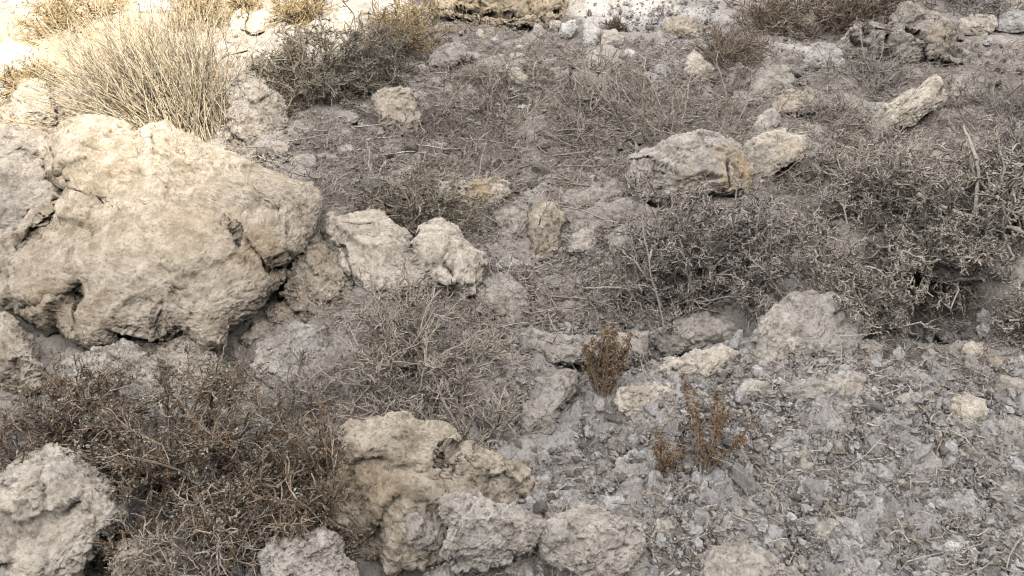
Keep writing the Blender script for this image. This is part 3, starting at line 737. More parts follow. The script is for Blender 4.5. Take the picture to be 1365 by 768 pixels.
def scatter(n, px0, py0, px1, py1, s0, s1, mats, label, group, gap=1.3):
    done = []
    tries = 0
    while len(done) < n and tries < n * 40:
        tries += 1
        px, py = rng.uniform(px0, px1), rng.uniform(py0, py1)
        p, T = at(px, py)
        s = s0 * (s1 / s0) ** (rng.random() ** 2.2)
        if any(np.hypot(*(p[:2] - q[:2])) < gap * 0.5 * (s + t) for q, t in done): continue
        bad = False
        for lab, (c, rs) in ROCKS.items():
            if math.hypot(px - c[0], py - c[1]) * T / F < rs * 0.55 + s * .5: bad = True; break
        if bad: continue
        src = proto(int(rng.integers(0, 9)), mats[int(rng.integers(0, len(mats)))])
        o = src.copy(); COL.objects.link(o)
        o.location = (p[0], p[1], p[2] + 0.014 + 0.12 * s)
        o.rotation_euler = (rng.uniform(-.5, .5), rng.uniform(-.5, .5), rng.uniform(0, 6.28))
        o.scale = (s, s, s)
        tag(o, label, 'stone', group)
        done.append((p, s))
scatter(45, 880, 500, 1400, 790, 0.014, 0.05, ['grey', 'drab', 'blue', 'cream'], 'small chalky stone set in the grey crumbling crust', 'small stones in the grey crust')
scatter(24, 560, 540, 900, 780, 0.016, 0.06, ['grey', 'drab'], 'small grey stone in the soil around the crusty ridge', 'small stones around the crusty ridge')
scatter(85, 560, 30, 960, 250, 0.022, 0.10, ['drab', 'cream', 'cream', 'grey'], 'small pale stone lying in the twig litter', 'small stones in the twig litter')
scatter(55, 950, 40, 1400, 260, 0.02, 0.095, ['drab', 'cream', 'grey'], 'small dusty stone in the scrubby ground around the long slab', 'small stones around the long slab')
scatter(36, 290, 90, 560, 270, 0.02, 0.09, ['drab', 'warm', 'grey'], 'rubble stone in the gully behind the boulders', 'rubble stones in the gully')
scatter(16, -30, 10, 300, 200, 0.02, 0.08, ['warm', 'cream'], 'sunlit stone around the straw bush', 'stones around the straw bush')
scatter(16, 640, 250, 900, 450, 0.014, 0.05, ['drab', 'grey'], 'small earthy stone in the hollow', 'small stones in the hollow')

# rubble too fine to count
def many_tubes(paths, r0, r1, sides=3, lump=0.0, rg=rng):
    """paths n,k,3 -> vertices and quads of thin tapering tubes"""
    n, k, _ = paths.shape
    t = np.linspace(0, 1, k)
    r0 = np.broadcast_to(np.asarray(r0, float), (n,)); r1 = np.broadcast_to(np.asarray(r1, float), (n,))
    rad = r0[:, None] * (1 - t) + r1[:, None] * t
    if lump: rad = rad * (1 + lump * rg.uniform(-1, 1.3, (n, k)))
    tan = np.gradient(paths, axis=1); tan /= np.linalg.norm(tan, axis=2, keepdims=True) + 1e-9
    ref = np.where(np.abs(tan[..., 2:3]) > 0.9, np.array([1.0, 0, 0]), np.array([0, 0, 1.0]))
    a = np.cross(tan, ref); a /= np.linalg.norm(a, axis=2, keepdims=True) + 1e-9
    b = np.cross(tan, a)
    ph = np.linspace(0, 2 * math.pi, sides, endpoint=False)
    V = paths[:, :, None, :] + rad[..., None, None] * (a[:, :, None, :] * np.cos(ph)[None, None, :, None] + b[:, :, None, :] * np.sin(ph)[None, None, :, None])
    V = V.reshape(-1, 3)
    i = np.arange(n)[:, None, None] * (k * sides); j = np.arange(k - 1)[None, :, None] * sides; s = np.arange(sides)[None, None, :]
    s2 = (s + 1) % sides
    Q = np.stack([i + j + s, i + j + s2, i + j + sides + s2, i + j + sides + s], -1).reshape(-1, 4)
    return V, Q

def grow(base, dirs, length, k, zig=0.25, up=0.0, rg=rng):
    n = len(base)
    d = dirs / (np.linalg.norm(dirs, axis=1, keepdims=True) + 1e-9)
    st = (np.broadcast_to(np.asarray(length, float), (n,)) / (k - 1))[:, None]
    pts = [base]
    for i in range(k - 1):
        d = d + zig * rg.normal(size=(n, 3)) + np.array([0, 0, up])
        d = d / np.linalg.norm(d, axis=1, keepdims=True)
        pts.append(pts[-1] + st * d)
    return np.stack(pts, 1)

def kids(paths, per, t0, t1, spread, rg=rng):
    n, k, _ = paths.shape
    m = n * per
    idx = np.repeat(np.arange(n), per)
    t = rg.uniform(t0, t1, m) * (k - 1)
    i = np.minimum(t.astype(int), k - 2); f = (t - i)[:, None]
    p = paths[idx, i] * (1 - f) + paths[idx, i + 1] * f
    tn = paths[idx, i + 1] - paths[idx, i]
    tn = tn / (np.linalg.norm(tn, axis=1, keepdims=True) + 1e-9)
    rv = rg.normal(size=(m, 3)); rv -= (rv * tn).sum(1, keepdims=True) * tn
    rv /= np.linalg.norm(rv, axis=1, keepdims=True) + 1e-9
    d = tn + spread * rv * rg.uniform(0.5, 1.2, (m, 1))
    return p, d

def leaves(pts, size, rg=rng):
    """small folded leaf: two triangles, at random attitude"""
    n = len(pts)
    a = rg.normal(size=(n, 3)); a /= np.linalg.norm(a, axis=1, keepdims=True)
    b = rg.normal(size=(n, 3)); b -= (a * b).sum(1, keepdims=True) * a; b /= np.linalg.norm(b, axis=1, keepdims=True)
    c = np.cross(a, b)
    s = (size * rg.uniform(0.5, 1.4, n))[:, None]
    V = np.stack([pts - a * s, pts + b * s * .55 + c * s * .2, pts + a * s, pts - b * s * .55 + c * s * .2, pts + c * s * .35 + a * s * .1], 1).reshape(-1, 3)
    i = np.arange(n)[:, None] * 5
    T = np.concatenate([i + np.array([[0, 1, 4]]), i + np.array([[1, 2, 4]]), i + np.array([[2, 3, 4]]), i + np.array([[3, 0, 4]])])
    return V, T

def join(parts):
    Vs, Fs, o = [], [], 0
    for V, Q in parts:
        Vs.append(V); Fs.append(np.asarray(Q) + o); o += len(V)
    d = {}
    for f in Fs: d.setdefault(f.shape[1], []).append(f)
    return np.vstack(Vs), [np.vstack(x) for x in d.values()]

def on_ground(n, regions):
    """random points of the slope, by weighted photo boxes"""
    w = np.array([r[4] for r in regions], float); w /= w.sum()
    which = rng.choice(len(regions), n, p=w)
    B = np.array([r[:4] for r in regions], float)[which]
    px = rng.uniform(B[:, 0], B[:, 2]); py = rng.uniform(B[:, 1], B[:, 3])
    d = ray(px, py)
    t = np.full(n, 2.0)
    for _ in range(60):
        Q = CAM + t[:, None] * d
        h = Q[:, 2] - g_low(Q[:, 0], Q[:, 1])
        t = np.clip(t + h * 0.9, 0.6, 12)
    return CAM + t[:, None] * d

# crumbs
def crumbs(npb, regs, n_ico, s0, s1, ex):
    P = on_ground(npb, regs)
    I, Fc = ico(n_ico)
    s = s0 * (s1 / s0) ** (rng.random(npb) ** ex)
    jit = rng.uniform(0.45, 1.4, (npb, len(I), 1)) * (I[None] * (rng.uniform(.5, 1.25, (npb, 1, 3))))
    V = P[:, None] + np.array([0, 0, 0.010]) + jit * s[:, None, None] + rng.normal(0, .005, (npb, 1, 1)) * np.array([0, 0, 1.0])
    return V.reshape(-1, 3), (np.arange(npb)[:, None, None] * len(I) + Fc[None]).reshape(-1, 3)
REG = [(860, 480, 1420, 800, 6), (560, 430, 900, 800, 2.2), (560, 0, 960, 230, 1.8), (950, 30, 1420, 260, 1.3), (-40, 0, 330, 200, 1.0), (290, 90, 560, 260, 1.4), (640, 240, 900, 450, 1.0), (-40, 430, 460, 800, 1.0), (820, -10, 960, 70, .6), (1400, 400, 1800, 800, 4), (1400, 20, 1800, 420, 2), (-450, 0, -40, 800, 2.5)]
def clods(n, regs, lvl, s0, s1, ex, embed, flat):
    """angular lumps half sunk in the soil, from two dozen broken shapes"""
    I, Fc = ico(lvl)
    K = 24
    sh = []
    r_ = np.random.default_rng(77 + lvl)
    for k in range(K):
        V = I * np.array([1, r_.uniform(.6, 1), flat * r_.uniform(.7, 1.1)])
        for _ in range(8):
            nn = r_.normal(size=3); nn[2] = abs(nn[2]) * .8; nn /= np.linalg.norm(nn)
            pr = V @ nn; lim = pr.max() * r_.uniform(.45, .85)
            V = V - np.maximum(pr - lim, 0)[:, None] * nn[None] * .95
        V = V + vnormals(V, Fc) * (0.26 * fbm(V * 1.5 + k * 7, 3) + .12 * fbm(V * 4.5 + k, 2))[:, None]
        sh.append(V)
    sh = np.array(sh)
    P = on_ground(n, regs)
    keep = fbm(P * np.array([5, 5, 0]) + 3, 3) + rng.normal(0, .25, n) > -.30
    P = P[keep]; n = len(P)
    s = s0 * (s1 / s0) ** (rng.random(n) ** ex)
    a = rng.uniform(0, 6.283, n); ca, sa = np.cos(a), np.sin(a)
    V = sh[rng.integers(0, K, n)]
    X = V[..., 0] * ca[:, None] - V[..., 1] * sa[:, None]; Y = V[..., 0] * sa[:, None] + V[..., 1] * ca[:, None]
    tx, ty = rng.normal(0, .25, n), rng.normal(-.32, .25, n)
    Z = V[..., 2] - tx[:, None] * X - ty[:, None] * Y
    V = np.stack([X, Y, Z], -1) * s[:, None, None] + P[:, None]
    V[..., 2] += (embed * s + rng.normal(0, .004, n))[:, None]
    return V.reshape(-1, 3), (np.arange(n)[:, None, None] * len(I) + Fc[None]).reshape(-1, 3)
CR = [(1400, 430, 1800, 800, 3), (860, 480, 1420, 800, 6), (1000, 430, 1420, 520, 1.2), (620, 520, 900, 800, 1.7), (800, 440, 1000, 560, .5)]
k1 = clods(3300, CR, 2, .008, .040, 3.2, .05, .7)
k2 = clods(10000, CR, 1, .003, .009, 1.3, .7, .8)
V, Q = join([k1, k2])
tag(mesh_obj('crust_rubble', V, Q, M['crust'], smooth=False), kind='stuff')
c1 = crumbs(6800, REG, 1, .0055, .016, 2.2)
c2 = crumbs(48000, REG, 0, .0016, .0058, 1.6)
V, Q = join([c1, c2])
tag(mesh_obj('rubble', V, Q, M['clod'], smooth=False), kind='stuff')

# twig litter
nl = 44000
P = on_ground(nl, [(560, 60, 1000, 250, 6), (950, 60, 1420, 260, 5), (560, 20, 760, 120, 1.5), (600, 240, 900, 450, 2.2), (420, 360, 720, 560, 2.0), (860, 480, 1420, 800, 1.6), (300, 120, 560, 280, 1.6), (-40, 0, 350, 190, 1.0), (640, 500, 900, 800, 0.6), (0, 480, 480, 800, 1.0), (1000, 400, 1420, 520, 1.2), (1040, 220, 1400, 360, 2.5), (420, 180, 640, 300, 1.5), (1400, 20, 1800, 480, 5), (1400, 480, 1800, 800, 1.2), (-450, 200, -40, 800, 3)])
dd = rng.normal(size=(nl, 3)); dd[:, 2] = np.abs(dd[:, 2]) * 0.16
pa = grow(P + np.array([0, 0, .010]), dd, rng.uniform(.015, .06, nl) * np.where(rng.random(nl) < .04, 3.0, 1), 5, 0.35)
pa[:, :, 2] = np.maximum(pa[:, :, 2], g_low(pa[:, :, 0].ravel(), pa[:, :, 1].ravel()).reshape(pa.shape[:2]) + .008)
V1 = many_tubes(pa, rng.uniform(.0008, .0024, nl), .0006, 3, .25)
big = on_ground(260, [(560, 80, 1000, 240, 6), (950, 80, 1420, 260, 5), (600, 240, 900, 440, 1.5), (300, 150, 560, 280, 1.5), (560, 20, 760, 120, 1)])
dd = rng.normal(size=(260, 3)); dd[:, 2] = np.abs(dd[:, 2]) * .25
pb = grow(big + np.array([0, 0, .012]), dd, rng.uniform(.08, .24, 260), 9, .12)
pb[:, :, 2] = np.maximum(pb[:, :, 2], g_low(pb[:, :, 0].ravel(), pb[:, :, 1].ravel()).reshape(pb.shape[:2]) + .014)
V3 = many_tubes(pb, rng.uniform(.0016, .0034, 260), .0010, 4, .25)
pk, dk = kids(pb, 5, .3, 1.0, .9)
V4 = many_tubes(grow(pk, dk, rng.uniform(.03, .09, len(pk)), 6, .18), .0014, .0007, 3, .25)
V2 = leaves(on_ground(9000, [(560, 60, 1000, 250, 5), (950, 60, 1420, 260, 4), (600, 240, 900, 450, 2), (420, 360, 720, 560, 1)]) + np.array([0, 0, .012]), 0.0055)
V, Q = join([V1, V2, V3, V4])
tag(mesh_obj('litter', V, Q, M['litter'], smooth=False), kind='stuff')

# ------------------------------------------------------------------ shrubs
def root_at(name, label, cat, group, px, py):
    p, T = at(px, py)
    o = bpy.data.objects.new(name, None); COL.objects.link(o)
    o.empty_display_size = 0.05
    o.location = p
    tag(o, label, cat, group)
    return o, p, T

def shrub(name, label, px, py, wpx, hpx, tw='tw_grey', stems=26, l2=7, l3=6, l4=0, rs=.0035, rt=.0018, zig=.28, lean=(0, 0, 0), spread=1.0,
          leaf=None, leaf_n=0, leaf_s=.004, leaf2=None, leaf2_n=0, knob=.35, group='dry shrubs on the slope', bare=0.12, cat='shrub', depth_w=None, short=1.0, flat=1.0, fwd=0.0):
    _seed[0] += 1
    rg = np.random.default_rng(_seed[0])
    root, p, T = root_at(name, label, cat, group, px, py)
    if fwd:                                   # rooted on a rock standing before the slope
        p = CAM + (p - CAM) * (1 - fwd / T); root.location = p
    W = wpx * T / F * 0.5; H = hpx * T / F
    dW = depth_w if depth_w else W * 0.75
    # woody stems from a loose base
    n = stems
    base = p + np.stack([rg.normal(0, .22 * W, n), rg.normal(0, .22 * dW, n), np.zeros(n)], 1)
    base[:, 2] = p[2] if fwd else g_low(base[:, 0], base[:, 1]) - .01
    a = rg.uniform(0, 2 * math.pi, n); e = np.arccos(rg.uniform(0.05, 1, n)) * flat
    tip = p + np.stack([W * np.sin(e) * np.cos(a), dW * np.sin(e) * np.sin(a), H * np.cos(e) * rg.uniform(.75, 1.05, n)], 1) * spread + np.array(lean) * H
    if not fwd: tip[:, 2] += g_low(tip[:, 0], tip[:, 1]) - p[2]
    d = tip - base; L = np.linalg.norm(d, axis=1)
    s1 = grow(base, d, L * 0.95, 9, zig * .45, 0.0, rg)
    V, Q = many_tubes(s1, rs * rg.uniform(.8, 1.6, n), rt, 5, .2, rg)
    mesh_obj('stems', V, Q, M[tw], root, loc=p)
    p2, d2 = kids(s1, l2, bare, 1.0, .9, rg)
    lm = np.repeat(L, l2)
    s2 = grow(p2, d2, lm * rg.uniform(.18, .42, len(p2)) * short, 7, zig, .04, rg)
    parts = [many_tubes(s2, rt * 1.25, rt * .8, 4, knob, rg)]
    p3, d3 = kids(s2, l3, .1, 1.0, 1.0, rg)
    s3 = grow(p3, d3, rg.uniform(.016, .05, len(p3)) * (H / .22) ** .4 * short, 5, zig * 1.2, .05, rg)
    parts.append(many_tubes(s3, rt, rt * .7, 3 if l4 else 4, knob, rg))
    last = s3
    if l4:
        p4, d4 = kids(s3, l4, .2, 1.0, 1.1, rg)
        last = grow(p4, d4, rg.uniform(.008, .02, len(p4)) * short, 4, zig * 1.3, .05, rg)
        parts.append(many_tubes(last, rt * .85, rt * .75, 3, knob, rg))
    V, Q = join(parts)
    mesh_obj('twigs', V, Q, M[tw], root, loc=p)
    allp = np.concatenate([s2[:, 2:].reshape(-1, 3), s3[:, 1:].reshape(-1, 3)])
    for lf, ln, nm in ((leaf, leaf_n, 'leaves'), (leaf2, leaf2_n, 'fresh_leaves')):
        if lf and ln:
            # leaves sit in small tufts along the twigs
            c = allp[rg.integers(0, len(allp), ln // 6)]
            q = np.repeat(c, 6, 0) + rg.normal(0, leaf_s * 1.1, (len(c) * 6, 3))
            V, Q = leaves(q, leaf_s, rg)
            mesh_obj(nm, V, Q, M[lf], root, loc=p, smooth=False)
    return root, p, T, rg

GD = 'dry shrubs on the slope'
# big dusty shrub at the right, with its bare wood showing
root, p, T, rg = shrub('dusty_shrub', 'largest dusty shrub at the right with thick bare branches above the dark burrow', 1288, 345, 285, 195, 'tw_silver', 50, 9, 8, 2, .0046, .0023, .42, knob=.5, depth_w=.16, bare=.25, short=.75)
def wood(root, p, pts, r0, r1, mat='tw_silver'):
    """one thick branch through photo points given with their distance in front (-) or behind (+) of the shrub's base"""
    Wp = []
    for x, y, dz in pts:
        t_ = at(1262, 352)[1] + dz - .04
        Wp.append(CAM + ray([x], [y])[0] * t_)
    Wp = np.array(Wp)
    tt = np.linspace(0, len(Wp) - 1, 22)
    C = np.stack([np.interp(tt, np.arange(len(Wp)), Wp[:, c]) for c in range(3)], 1)
    C += 0.006 * np.stack([pn(C * 28 + 3), pn(C * 28 + 40), pn(C * 28 + 80)], 1)
    V, Q = many_tubes(C[None], r0, r1, 8, .18, rg)
    n = np.stack([pn(V * 120), pn(V * 120 + 7), pn(V * 120 + 15)], 1) * .002
    mesh_obj('branch', V + n, Q, M[mat], root, loc=p)
wood(root, p, [(1222, 258, -.02), (1262, 278, -.05), (1300, 290, -.07), (1330, 300, -.06), (1385, 316, -.05)], .006, .0075)
wood(root, p, [(1298, 290, -.07), (1302, 262, -.09), (1306, 232, -.10), (1300, 205, -.10), (1284, 168, -.08)], .0055, .0025)
wood(root, p, [(1314, 298, -.07), (1326, 272, -.08), (1312, 250, -.09), (1306, 240, -.10)], .0045, .003)
wood(root, p, [(1298, 290, -.07), (1280, 306, -.10), (1268, 316, -.12)], .004, .0026)
wood(root, p, [(1175, 350, -.04), (1210, 346, -.03), (1240, 350, .02), (1275, 340, .05)], .005, .007)
wood(root, p, [(1334, 300, -.06), (1344, 330, -.10), (1356, 352, -.12)], .005, .003)
shrub('dusty_shrub', 'low knobbly shrub spilling over the slab added to shade the dark burrow', 1258, 350, 175, 55, 'tw_silver', 40, 9, 8, 2, .0036, .0021, .42, knob=.5, depth_w=.10, short=.6, flat=1.25, fwd=.16)
shrub('dusty_shrub', 'pale knobbly shrub hanging over the domed grey rock', 1142, 456, 130, 200, 'tw_silver', 26, 10, 9, 2, .0034, .0020, .42, knob=.5, depth_w=.09, short=.6, bare=.35)
shrub('dusty_shrub', 'twiggy grey shrub behind the largest dusty shrub with tall wispy shoots', 1180, 285, 190, 105, 'tw_grey', 44, 8, 6, 1, .0034, .0020, .28, knob=.4, depth_w=.22)
shrub('dusty_shrub', 'grey scrub filling the slope left of the largest dusty shrub above the domed rock', 1075, 322, 90, 60, 'tw_lilac', 16, 8, 6, 1, .0032, .0020, .34, knob=.4, depth_w=.18, short=.8)
shrub('dusty_shrub', 'low dusty shrub at the right edge below the largest shrub', 1362, 448, 100, 110, 'tw_grey', 18, 8, 7, 2, .0036, .0023, .42, knob=.5, short=.65)
shrub('dusty_shrub', 'dusty shrub filling the right edge under the litter slope', 1350, 285, 150, 120, 'tw_lilac', 40, 8, 6, 1, .0034, .002, .3, knob=.35)
shrub('dusty_shrub', 'round brown-grey shrub over the dark side of the hollow', 900, 402, 200, 135, 'tw_lilac', 44, 9, 7, 2, .0032, .0020, .40, knob=.5, depth_w=.24, short=.65)
shrub('dusty_shrub', 'mauve-grey shrub filling the gap between round shrub and domed rock', 1000, 386, 120, 135, 'tw_lilac', 28, 9, 7, 2, .0032, .0019, .38, knob=.45, depth_w=.2, short=.7)
shrub('dusty_shrub', 'grey-olive shrub behind the cream double-humped boulder', 552, 318, 190, 88, 'tw_dark', 40, 9, 7, 1, .0026, .0017, .38, knob=.45, depth_w=.2, short=.75)
shrub('dusty_shrub', 'dark olive shrub between the straw bush and the cream block', 425, 128, 200, 95, 'tw_dark', 50, 10, 7, 1, .0028, .0018, .38, knob=.45, depth_w=.28, short=.75)
shrub('dusty_shrub', 'olive shrub right of the dark one, reaching the rounded stone', 505, 108, 110, 62, 'tw_dark', 30, 8, 6, 1, .0028, .0018, .32, knob=.3, depth_w=.2)
shrub('pale_shrub', 'pale twiggy shrub below the cream double-humped boulder', 555, 505, 250, 135, 'tw_pale', 50, 8, 6, 0, .0024, .0013, .34, knob=.4, depth_w=.25, short=.8)
shrub('pale_shrub', 'sparse pale shrub with long crusted sprigs above the low crusty rock', 615, 600, 140, 95, 'tw_pale', 22, 6, 7, 0, .0024, .0014, .22, knob=.5, depth_w=.14, spread=1.05)
shrub('pale_shrub', 'thin pale twigs standing before the largest boulder and the brown shrub', 385, 560, 130, 100, 'tw_pale', 16, 6, 4, 0, .0022, .0012, .25, knob=.3, depth_w=.12)
shrub('brown_shrub', 'big brown shrub with withered leaves in the lower left', 270, 660, 330, 175, 'tw_brown', 50, 8, 6, 0, .0030, .0014, .30, leaf='lf_brown', leaf_n=17000, leaf_s=.0036, leaf2='lf_sage', leaf2_n=8000, depth_w=.22)
shrub('brown_shrub', 'brown leafy shrub between the cut-off tan boulder and the corner boulder', 95, 610, 230, 115, 'tw_brown', 36, 8, 6, 0, .0026, .0013, .30, leaf='lf_brown', leaf_n=9000, leaf_s=.0034, leaf2='lf_sage', leaf2_n=3000, depth_w=.18)
shrub('brown_shrub', 'brown leafy shrub leaning on the ochre-faced boulder', 425, 705, 140, 150, 'tw_brown', 30, 8, 6, 0, .0026, .0013, .30, leaf='lf_brown', leaf_n=9000, leaf_s=.0034, leaf2='lf_sage', leaf2_n=600, depth_w=.14)
shrub('brown_shrub', 'thin tangled dead twigs at the bottom under the big brown shrub', 270, 765, 210, 90, 'tw_pale', 24, 7, 5, 0, .0024, .0013, .28, leaf='lf_brown', leaf_n=2500, leaf_s=.0034, depth_w=.14)
shrub('brown_shrub', 'rust-brown bush under the yellow outcrop', 538, 62, 110, 70, 'tw_gold', 40, 8, 6, 0, .0028, .0018, .28, depth_w=.25)
shrub('brush', 'dark brown brush hanging over the top edge beside the buff stone', 1120, 32, 200, 75, 'tw_brown', 60, 8, 5, 0, .003, .0018, .25, depth_w=.3, group='brush along the top edge')
shrub('brush', 'brown brush left of the buff hooked stone', 1020, 38, 100, 45, 'tw_brown', 34, 8, 5, 0, .003, .0018, .25, depth_w=.25, group='brush along the top edge')
shrub('brush', 'brown brush behind the jagged pale crag', 1280, 10, 170, 50, 'tw_lilac', 40, 8, 5, 0, .003, .0018, .25, depth_w=.3, group='brush along the top edge')
shrub('tuft', 'small brown tuft above the spiky stone', 972, 82, 95, 48, 'tw_brown', 40, 7, 4, 0, .0018, .0013, .2, depth_w=.15, group='low tufts')
shrub('tuft', 'small brown tuft among the white chunks', 820, 44, 40, 22, 'tw_brown', 16, 6, 4, 0, .0018, .0013, .2, group='low tufts')
shrub('tuft', 'grey tuft in front of the block with the ochre end', 870, 168, 190, 46, 'tw_pale', 26, 7, 4, 0, .0022, .0014, .25, depth_w=.3, group='low tufts', flat=1.0)
shrub('tuft', 'low twiggy tuft capping the litter mound below the wedge slab', 660, 158, 120, 36, 'tw_pale', 20, 7, 4, 0, .0022, .0014, .25, depth_w=.22, group='low tufts')
shrub('tuft', 'low grey tuft below the wedge slab in the middle of the litter', 775, 178, 130, 36, 'tw_pale', 20, 7, 4, 0, .0022, .0014, .25, depth_w=.22, group='low tufts')
shrub('tuft', 'tan tuft growing beside the cream block', 592, 172, 80, 34, 'tw_pale', 16, 7, 4, 0, .002, .0013, .25, depth_w=.18, group='low tufts')
shrub('tuft', 'low litter tuft between the triangular stone and the long slab', 1110, 166, 120, 36, 'tw_grey', 30, 7, 4, 0, .0022, .0014, .28, depth_w=.22, group='low tufts')
shrub('tuft', 'low tuft under the foot of the jagged crag', 1165, 108, 130, 28, 'tw_lilac', 30, 7, 4, 0, .0022, .0014, .28, depth_w=.25, group='low tufts')
shrub('tuft', 'dusty tuft right of the pitted cream rock', 1330, 150, 120, 45, 'tw_lilac', 30, 7, 4, 0, .0022, .0014, .28, depth_w=.25, group='low tufts')
shrub('tuft', 'golden tuft nearest the top left corner', 95, 32, 120, 42, 'tw_gold', 50, 7, 4, 0, .002, .0014, .2, depth_w=.25, group='sunlit golden tufts')
shrub('tuft', 'golden tuft behind the straw bush', 262, 26, 90, 42, 'tw_gold', 44, 7, 4, 0, .002, .0014, .2, depth_w=.2, group='sunlit golden tufts')
shrub('tuft', 'orange-gold tuft above the dark olive shrub', 405, 24, 90, 40, 'tw_gold', 44, 7, 4, 0, .002, .0014, .2, depth_w=.2, group='sunlit golden tufts')
shrub('tuft', 'golden tuft between the upright cream stone and orange-gold tuft', 330, 12, 60, 26, 'tw_gold', 26, 7, 4, 0, .002, .0014, .2, depth_w=.15, group='sunlit golden tufts')
shrub('tuft', 'dusty golden tuft left of the straw bush', 40, 118, 80, 40, 'tw_gold', 30, 7, 4, 0, .002, .0014, .2, depth_w=.15, group='sunlit golden tufts')

# straw bush
def straw():
    rg = np.random.default_rng(5)
    root, p, T = root_at('straw_bush', 'bleached straw bush of long stalks fanning behind the largest boulder', 'bush', None, 235, 186)
    n = 900
    b = p + np.stack([rg.normal(0, .085, n), rg.normal(.02, .07, n), np.zeros(n)], 1)
    b[:, 2] = g_low(b[:, 0], b[:, 1]) - .01
    u = rg.beta(1.35, 1.35, n)                                    # 0 leans far left, 1 stands upright or leans right
    ang = R(165) - u * R(95) + rg.normal(0, .10, n)
    d = np.stack([np.cos(ang) + (b[:, 0] - p[0]) * 1.2, rg.normal(0, .34, n) + .15, np.sin(ang) + .15], 1)
    L = rg.uniform(.25, .58, n) * (1.0 - .12 * u)
    s1 = grow(b, d, L, 10, .12, .016, rg)
    V, Q = many_tubes(s1, rg.uniform(.0012, .0022, n), .0008, 4, .1, rg)
    mesh_obj('stalks', V, Q, M['tw_straw'], root, loc=p)
    p2, d2 = kids(s1[:420], 4, .45, 1.0, .45, rg)
    s2 = grow(p2, d2, rg.uniform(.03, .10, len(p2)), 6, .12, .02, rg)
    V, Q = many_tubes(s2, .0013, .0008, 3, .1, rg)
    mesh_obj('side_shoots', V, Q, M['tw_straw'], root, loc=p)
    # one crooked bare branch poking out at its right
    q0 = p + np.array([.10, 0, .06])
    bp = []
    for x, y in ((268, 120), (290, 82), (300, 74), (316, 70), (330, 66)):
        bp.append(CAM + ray([x], [y])[0] * (T + .02))
    bp = np.array(bp)
    tt = np.linspace(0, 4, 16)
    C = np.stack([np.interp(tt, np.arange(5), bp[:, c]) for c in range(3)], 1)
    V1 = many_tubes(C[None], .006, .0035, 6, .2, rg)
    p3, d3 = kids(C[None], 6, .6, 1.0, .9, rg)
    V2 = many_tubes(grow(p3, d3, .035, 4, .1, .03, rg), .003, .002, 4, .2, rg)
    V, Q = join([V1, V2])
    mesh_obj('branch', V, Q, M['tw_straw'], root, loc=p)
straw()

# small rusty plants
def sprig(label, px, py, shoots, hpx, spreadpx, leaf_n, group, mat='lf_rust', tw='tw_brown', tall=False, seed=1):
    rg = np.random.default_rng(seed)
    root, p, T = root_at('rusty_plant', label, 'plant', group, px, py)
    n = shoots
    tx = rg.uniform(-1, 1, n) * spreadpx * T / F; H = hpx * T / F
    b = p + np.stack([rg.normal(0, .006, n), rg.normal(0, .006, n), np.full(n, -.008)], 1)
    tip = p + np.stack([tx, rg.normal(0, .03, n), H * rg.uniform(.65, 1.0, n)], 1)
    d = tip - b; L = np.linalg.norm(d, axis=1)
    d[:, 0] *= .7
    s1 = grow(b, d, L, 12, .06, .02, rg)
    V, Q = many_tubes(s1, .0022, .0011, 5, .2, rg)
    mesh_obj('stems', V, Q, M[tw], root, loc=p)
    per = 14 if tall else 16
    p2, d2 = kids(s1, per, .22, 1.0, .8, rg)
    s2 = grow(p2, d2, rg.uniform(.006, .016 if tall else .03, len(p2)), 4, .2, .1, rg)
    V, Q = many_tubes(s2, .0012, .0008, 3, .2, rg)
    mesh_obj('twigs', V, Q, M[tw], root, loc=p)
    allp = s2[:, 1:].reshape(-1, 3)
    c = allp[rg.integers(0, len(allp), leaf_n // 5)]
    q = np.repeat(c, 5, 0) + rg.normal(0, .003, (len(c) * 5, 3))
    V, Q = leaves(q, .0030, rg)
    mesh_obj('leaves', V, Q, M[mat], root, loc=p, smooth=False)
GO = 'small rusty plants'
sprig('rusty brown little bush standing at the curved rock ledge', 802, 534, 22, 98, 42, 7000, GO, seed=21)
sprig('taller rusty plant with separate upright shoots on the crust', 936, 632, 8, 138, 62, 4200, GO, tall=True, seed=22)
sprig('withered rusty plant creeping left of the tall shoots', 885, 628, 7, 45, 40, 1700, GO, seed=24)

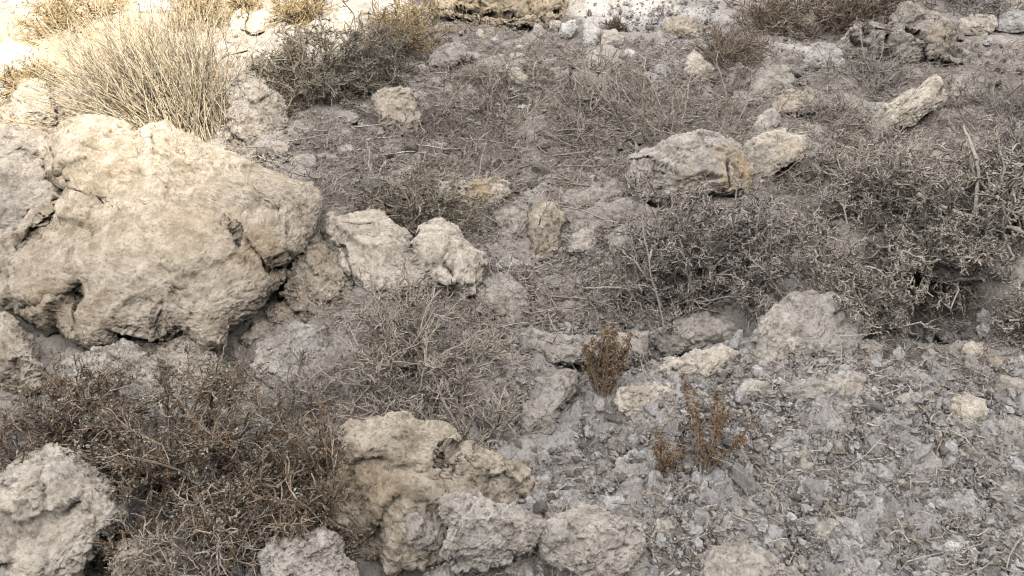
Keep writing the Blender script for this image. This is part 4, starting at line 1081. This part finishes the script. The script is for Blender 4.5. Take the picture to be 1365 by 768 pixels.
# ------------------------------------------------------------------ hill that shades the lower slope
SUN_AZ = np.array([math.sin(R(24)), -math.cos(R(24))])    # horizontal direction towards the sun
SUN_EL = R(36)
TE = math.tan(SUN_EL)
E = np.array([-SUN_AZ[1], SUN_AZ[0]])
DIST = 26.0
def build_hill():
    u = np.linspace(-45, 45, 1201); u = np.sort(np.concatenate([u, np.linspace(-1.5, 4, 240)]))
    top = np.interp(u, [-45, -20, -8, -2, -.6, -.33, -.2, 0, .2, .3, .45, .75, 1.3, 2.2, 2.6, 2.9, 4, 10, 25, 45],
                    [-8, -4, 0, 3.1, 3.5, 3.42, 2.90, 2.64, 2.74, 3.15, 3.7, 4.0, 4.22, 4.08, 4.12, 4.4, 4.6, 4.8, 2, -4]) + DIST * TE
    prof = [(-12, -1.0), (-7.0, .45), (-2.5, .86), (-.7, .97), (0, 1.0), (1.2, .97), (4, .82), (9, .45), (16, -1.0)]
    rows = []
    for w, hh in prof:
        P = SUN_AZ[None] * (DIST + w) + E[None] * u[:, None]
        z = np.where(hh >= 0, -3 + (top + 3) * hh, -6)
        if hh < 1: z = z + (0.35 * pn(np.stack([P[:, 0], P[:, 1], z], 1) * .4) if hh > 0 else 0) - (0.3 if hh > .9 else 0)
        rows.append(np.stack([P[:, 0], P[:, 1], z], 1))
    V = np.stack(rows).reshape(-1, 3); n = len(u)
    i = np.arange(len(prof) - 1)[:, None]; j = np.arange(n - 1)[None]
    Q = np.stack([i * n + j, i * n + j + 1, (i + 1) * n + j + 1, (i + 1) * n + j], -1).reshape(-1, 4)
    tag(mesh_obj('hill', V, Q, M['ground'], attrs={k: np.zeros(len(V)) for k in ('crust', 'litter', 'sand', 'pale', 'cell')}), kind='structure')
build_hill()

# ------------------------------------------------------------------ light
w = bpy.data.worlds.new('World'); S.world = w; w.use_nodes = True
nt = w.node_tree; bg = nt.nodes['Background']
sk = nt.nodes.new('ShaderNodeTexSky'); sk.sky_type = 'NISHITA'; sk.sun_disc = False
sk.sun_elevation = SUN_EL
sk.sun_rotation = math.atan2(SUN_AZ[0], SUN_AZ[1])
sk.air_density = 1.0; sk.dust_density = 1.0; sk.ozone_density = 1.0
hs = nt.nodes.new('ShaderNodeHueSaturation'); hs.inputs['Saturation'].default_value = 0.14
nt.links.new(sk.outputs[0], hs.inputs['Color'])
nt.links.new(mixc(nt, 1.0, hs.outputs[0], (1.0, 0.958, 0.915), 'MULTIPLY'), bg.inputs[0])
bg.inputs[1].default_value = 0.15
sl = bpy.data.lights.new('sun', 'SUN'); sl.energy = 2.0; sl.angle = R(0.9); sl.color = (1.0, 0.90, 0.74)
so = bpy.data.objects.new('sun', sl); COL.objects.link(so)
sd = Vector((SUN_AZ[0] * math.cos(SUN_EL), SUN_AZ[1] * math.cos(SUN_EL), math.sin(SUN_EL)))
so.rotation_euler = sd.to_track_quat('Z', 'Y').to_euler()
so.location = sd * 40

vs = S.view_settings
vs.view_transform = 'Standard'; vs.look = 'None'; vs.exposure = 2.3; vs.gamma = 1.0; vs.use_curve_mapping = False
S.render.engine = 'CYCLES'
S.cycles.max_bounces = 3; S.cycles.diffuse_bounces = 0; S.cycles.glossy_bounces = 1
S.cycles.filter_width = 1.15
S.cycles.use_denoising = True
S.cycles.denoiser = 'OPENIMAGEDENOISE'; S.cycles.denoising_input_passes = 'RGB_ALBEDO_NORMAL'; S.cycles.denoising_prefilter = 'NONE'
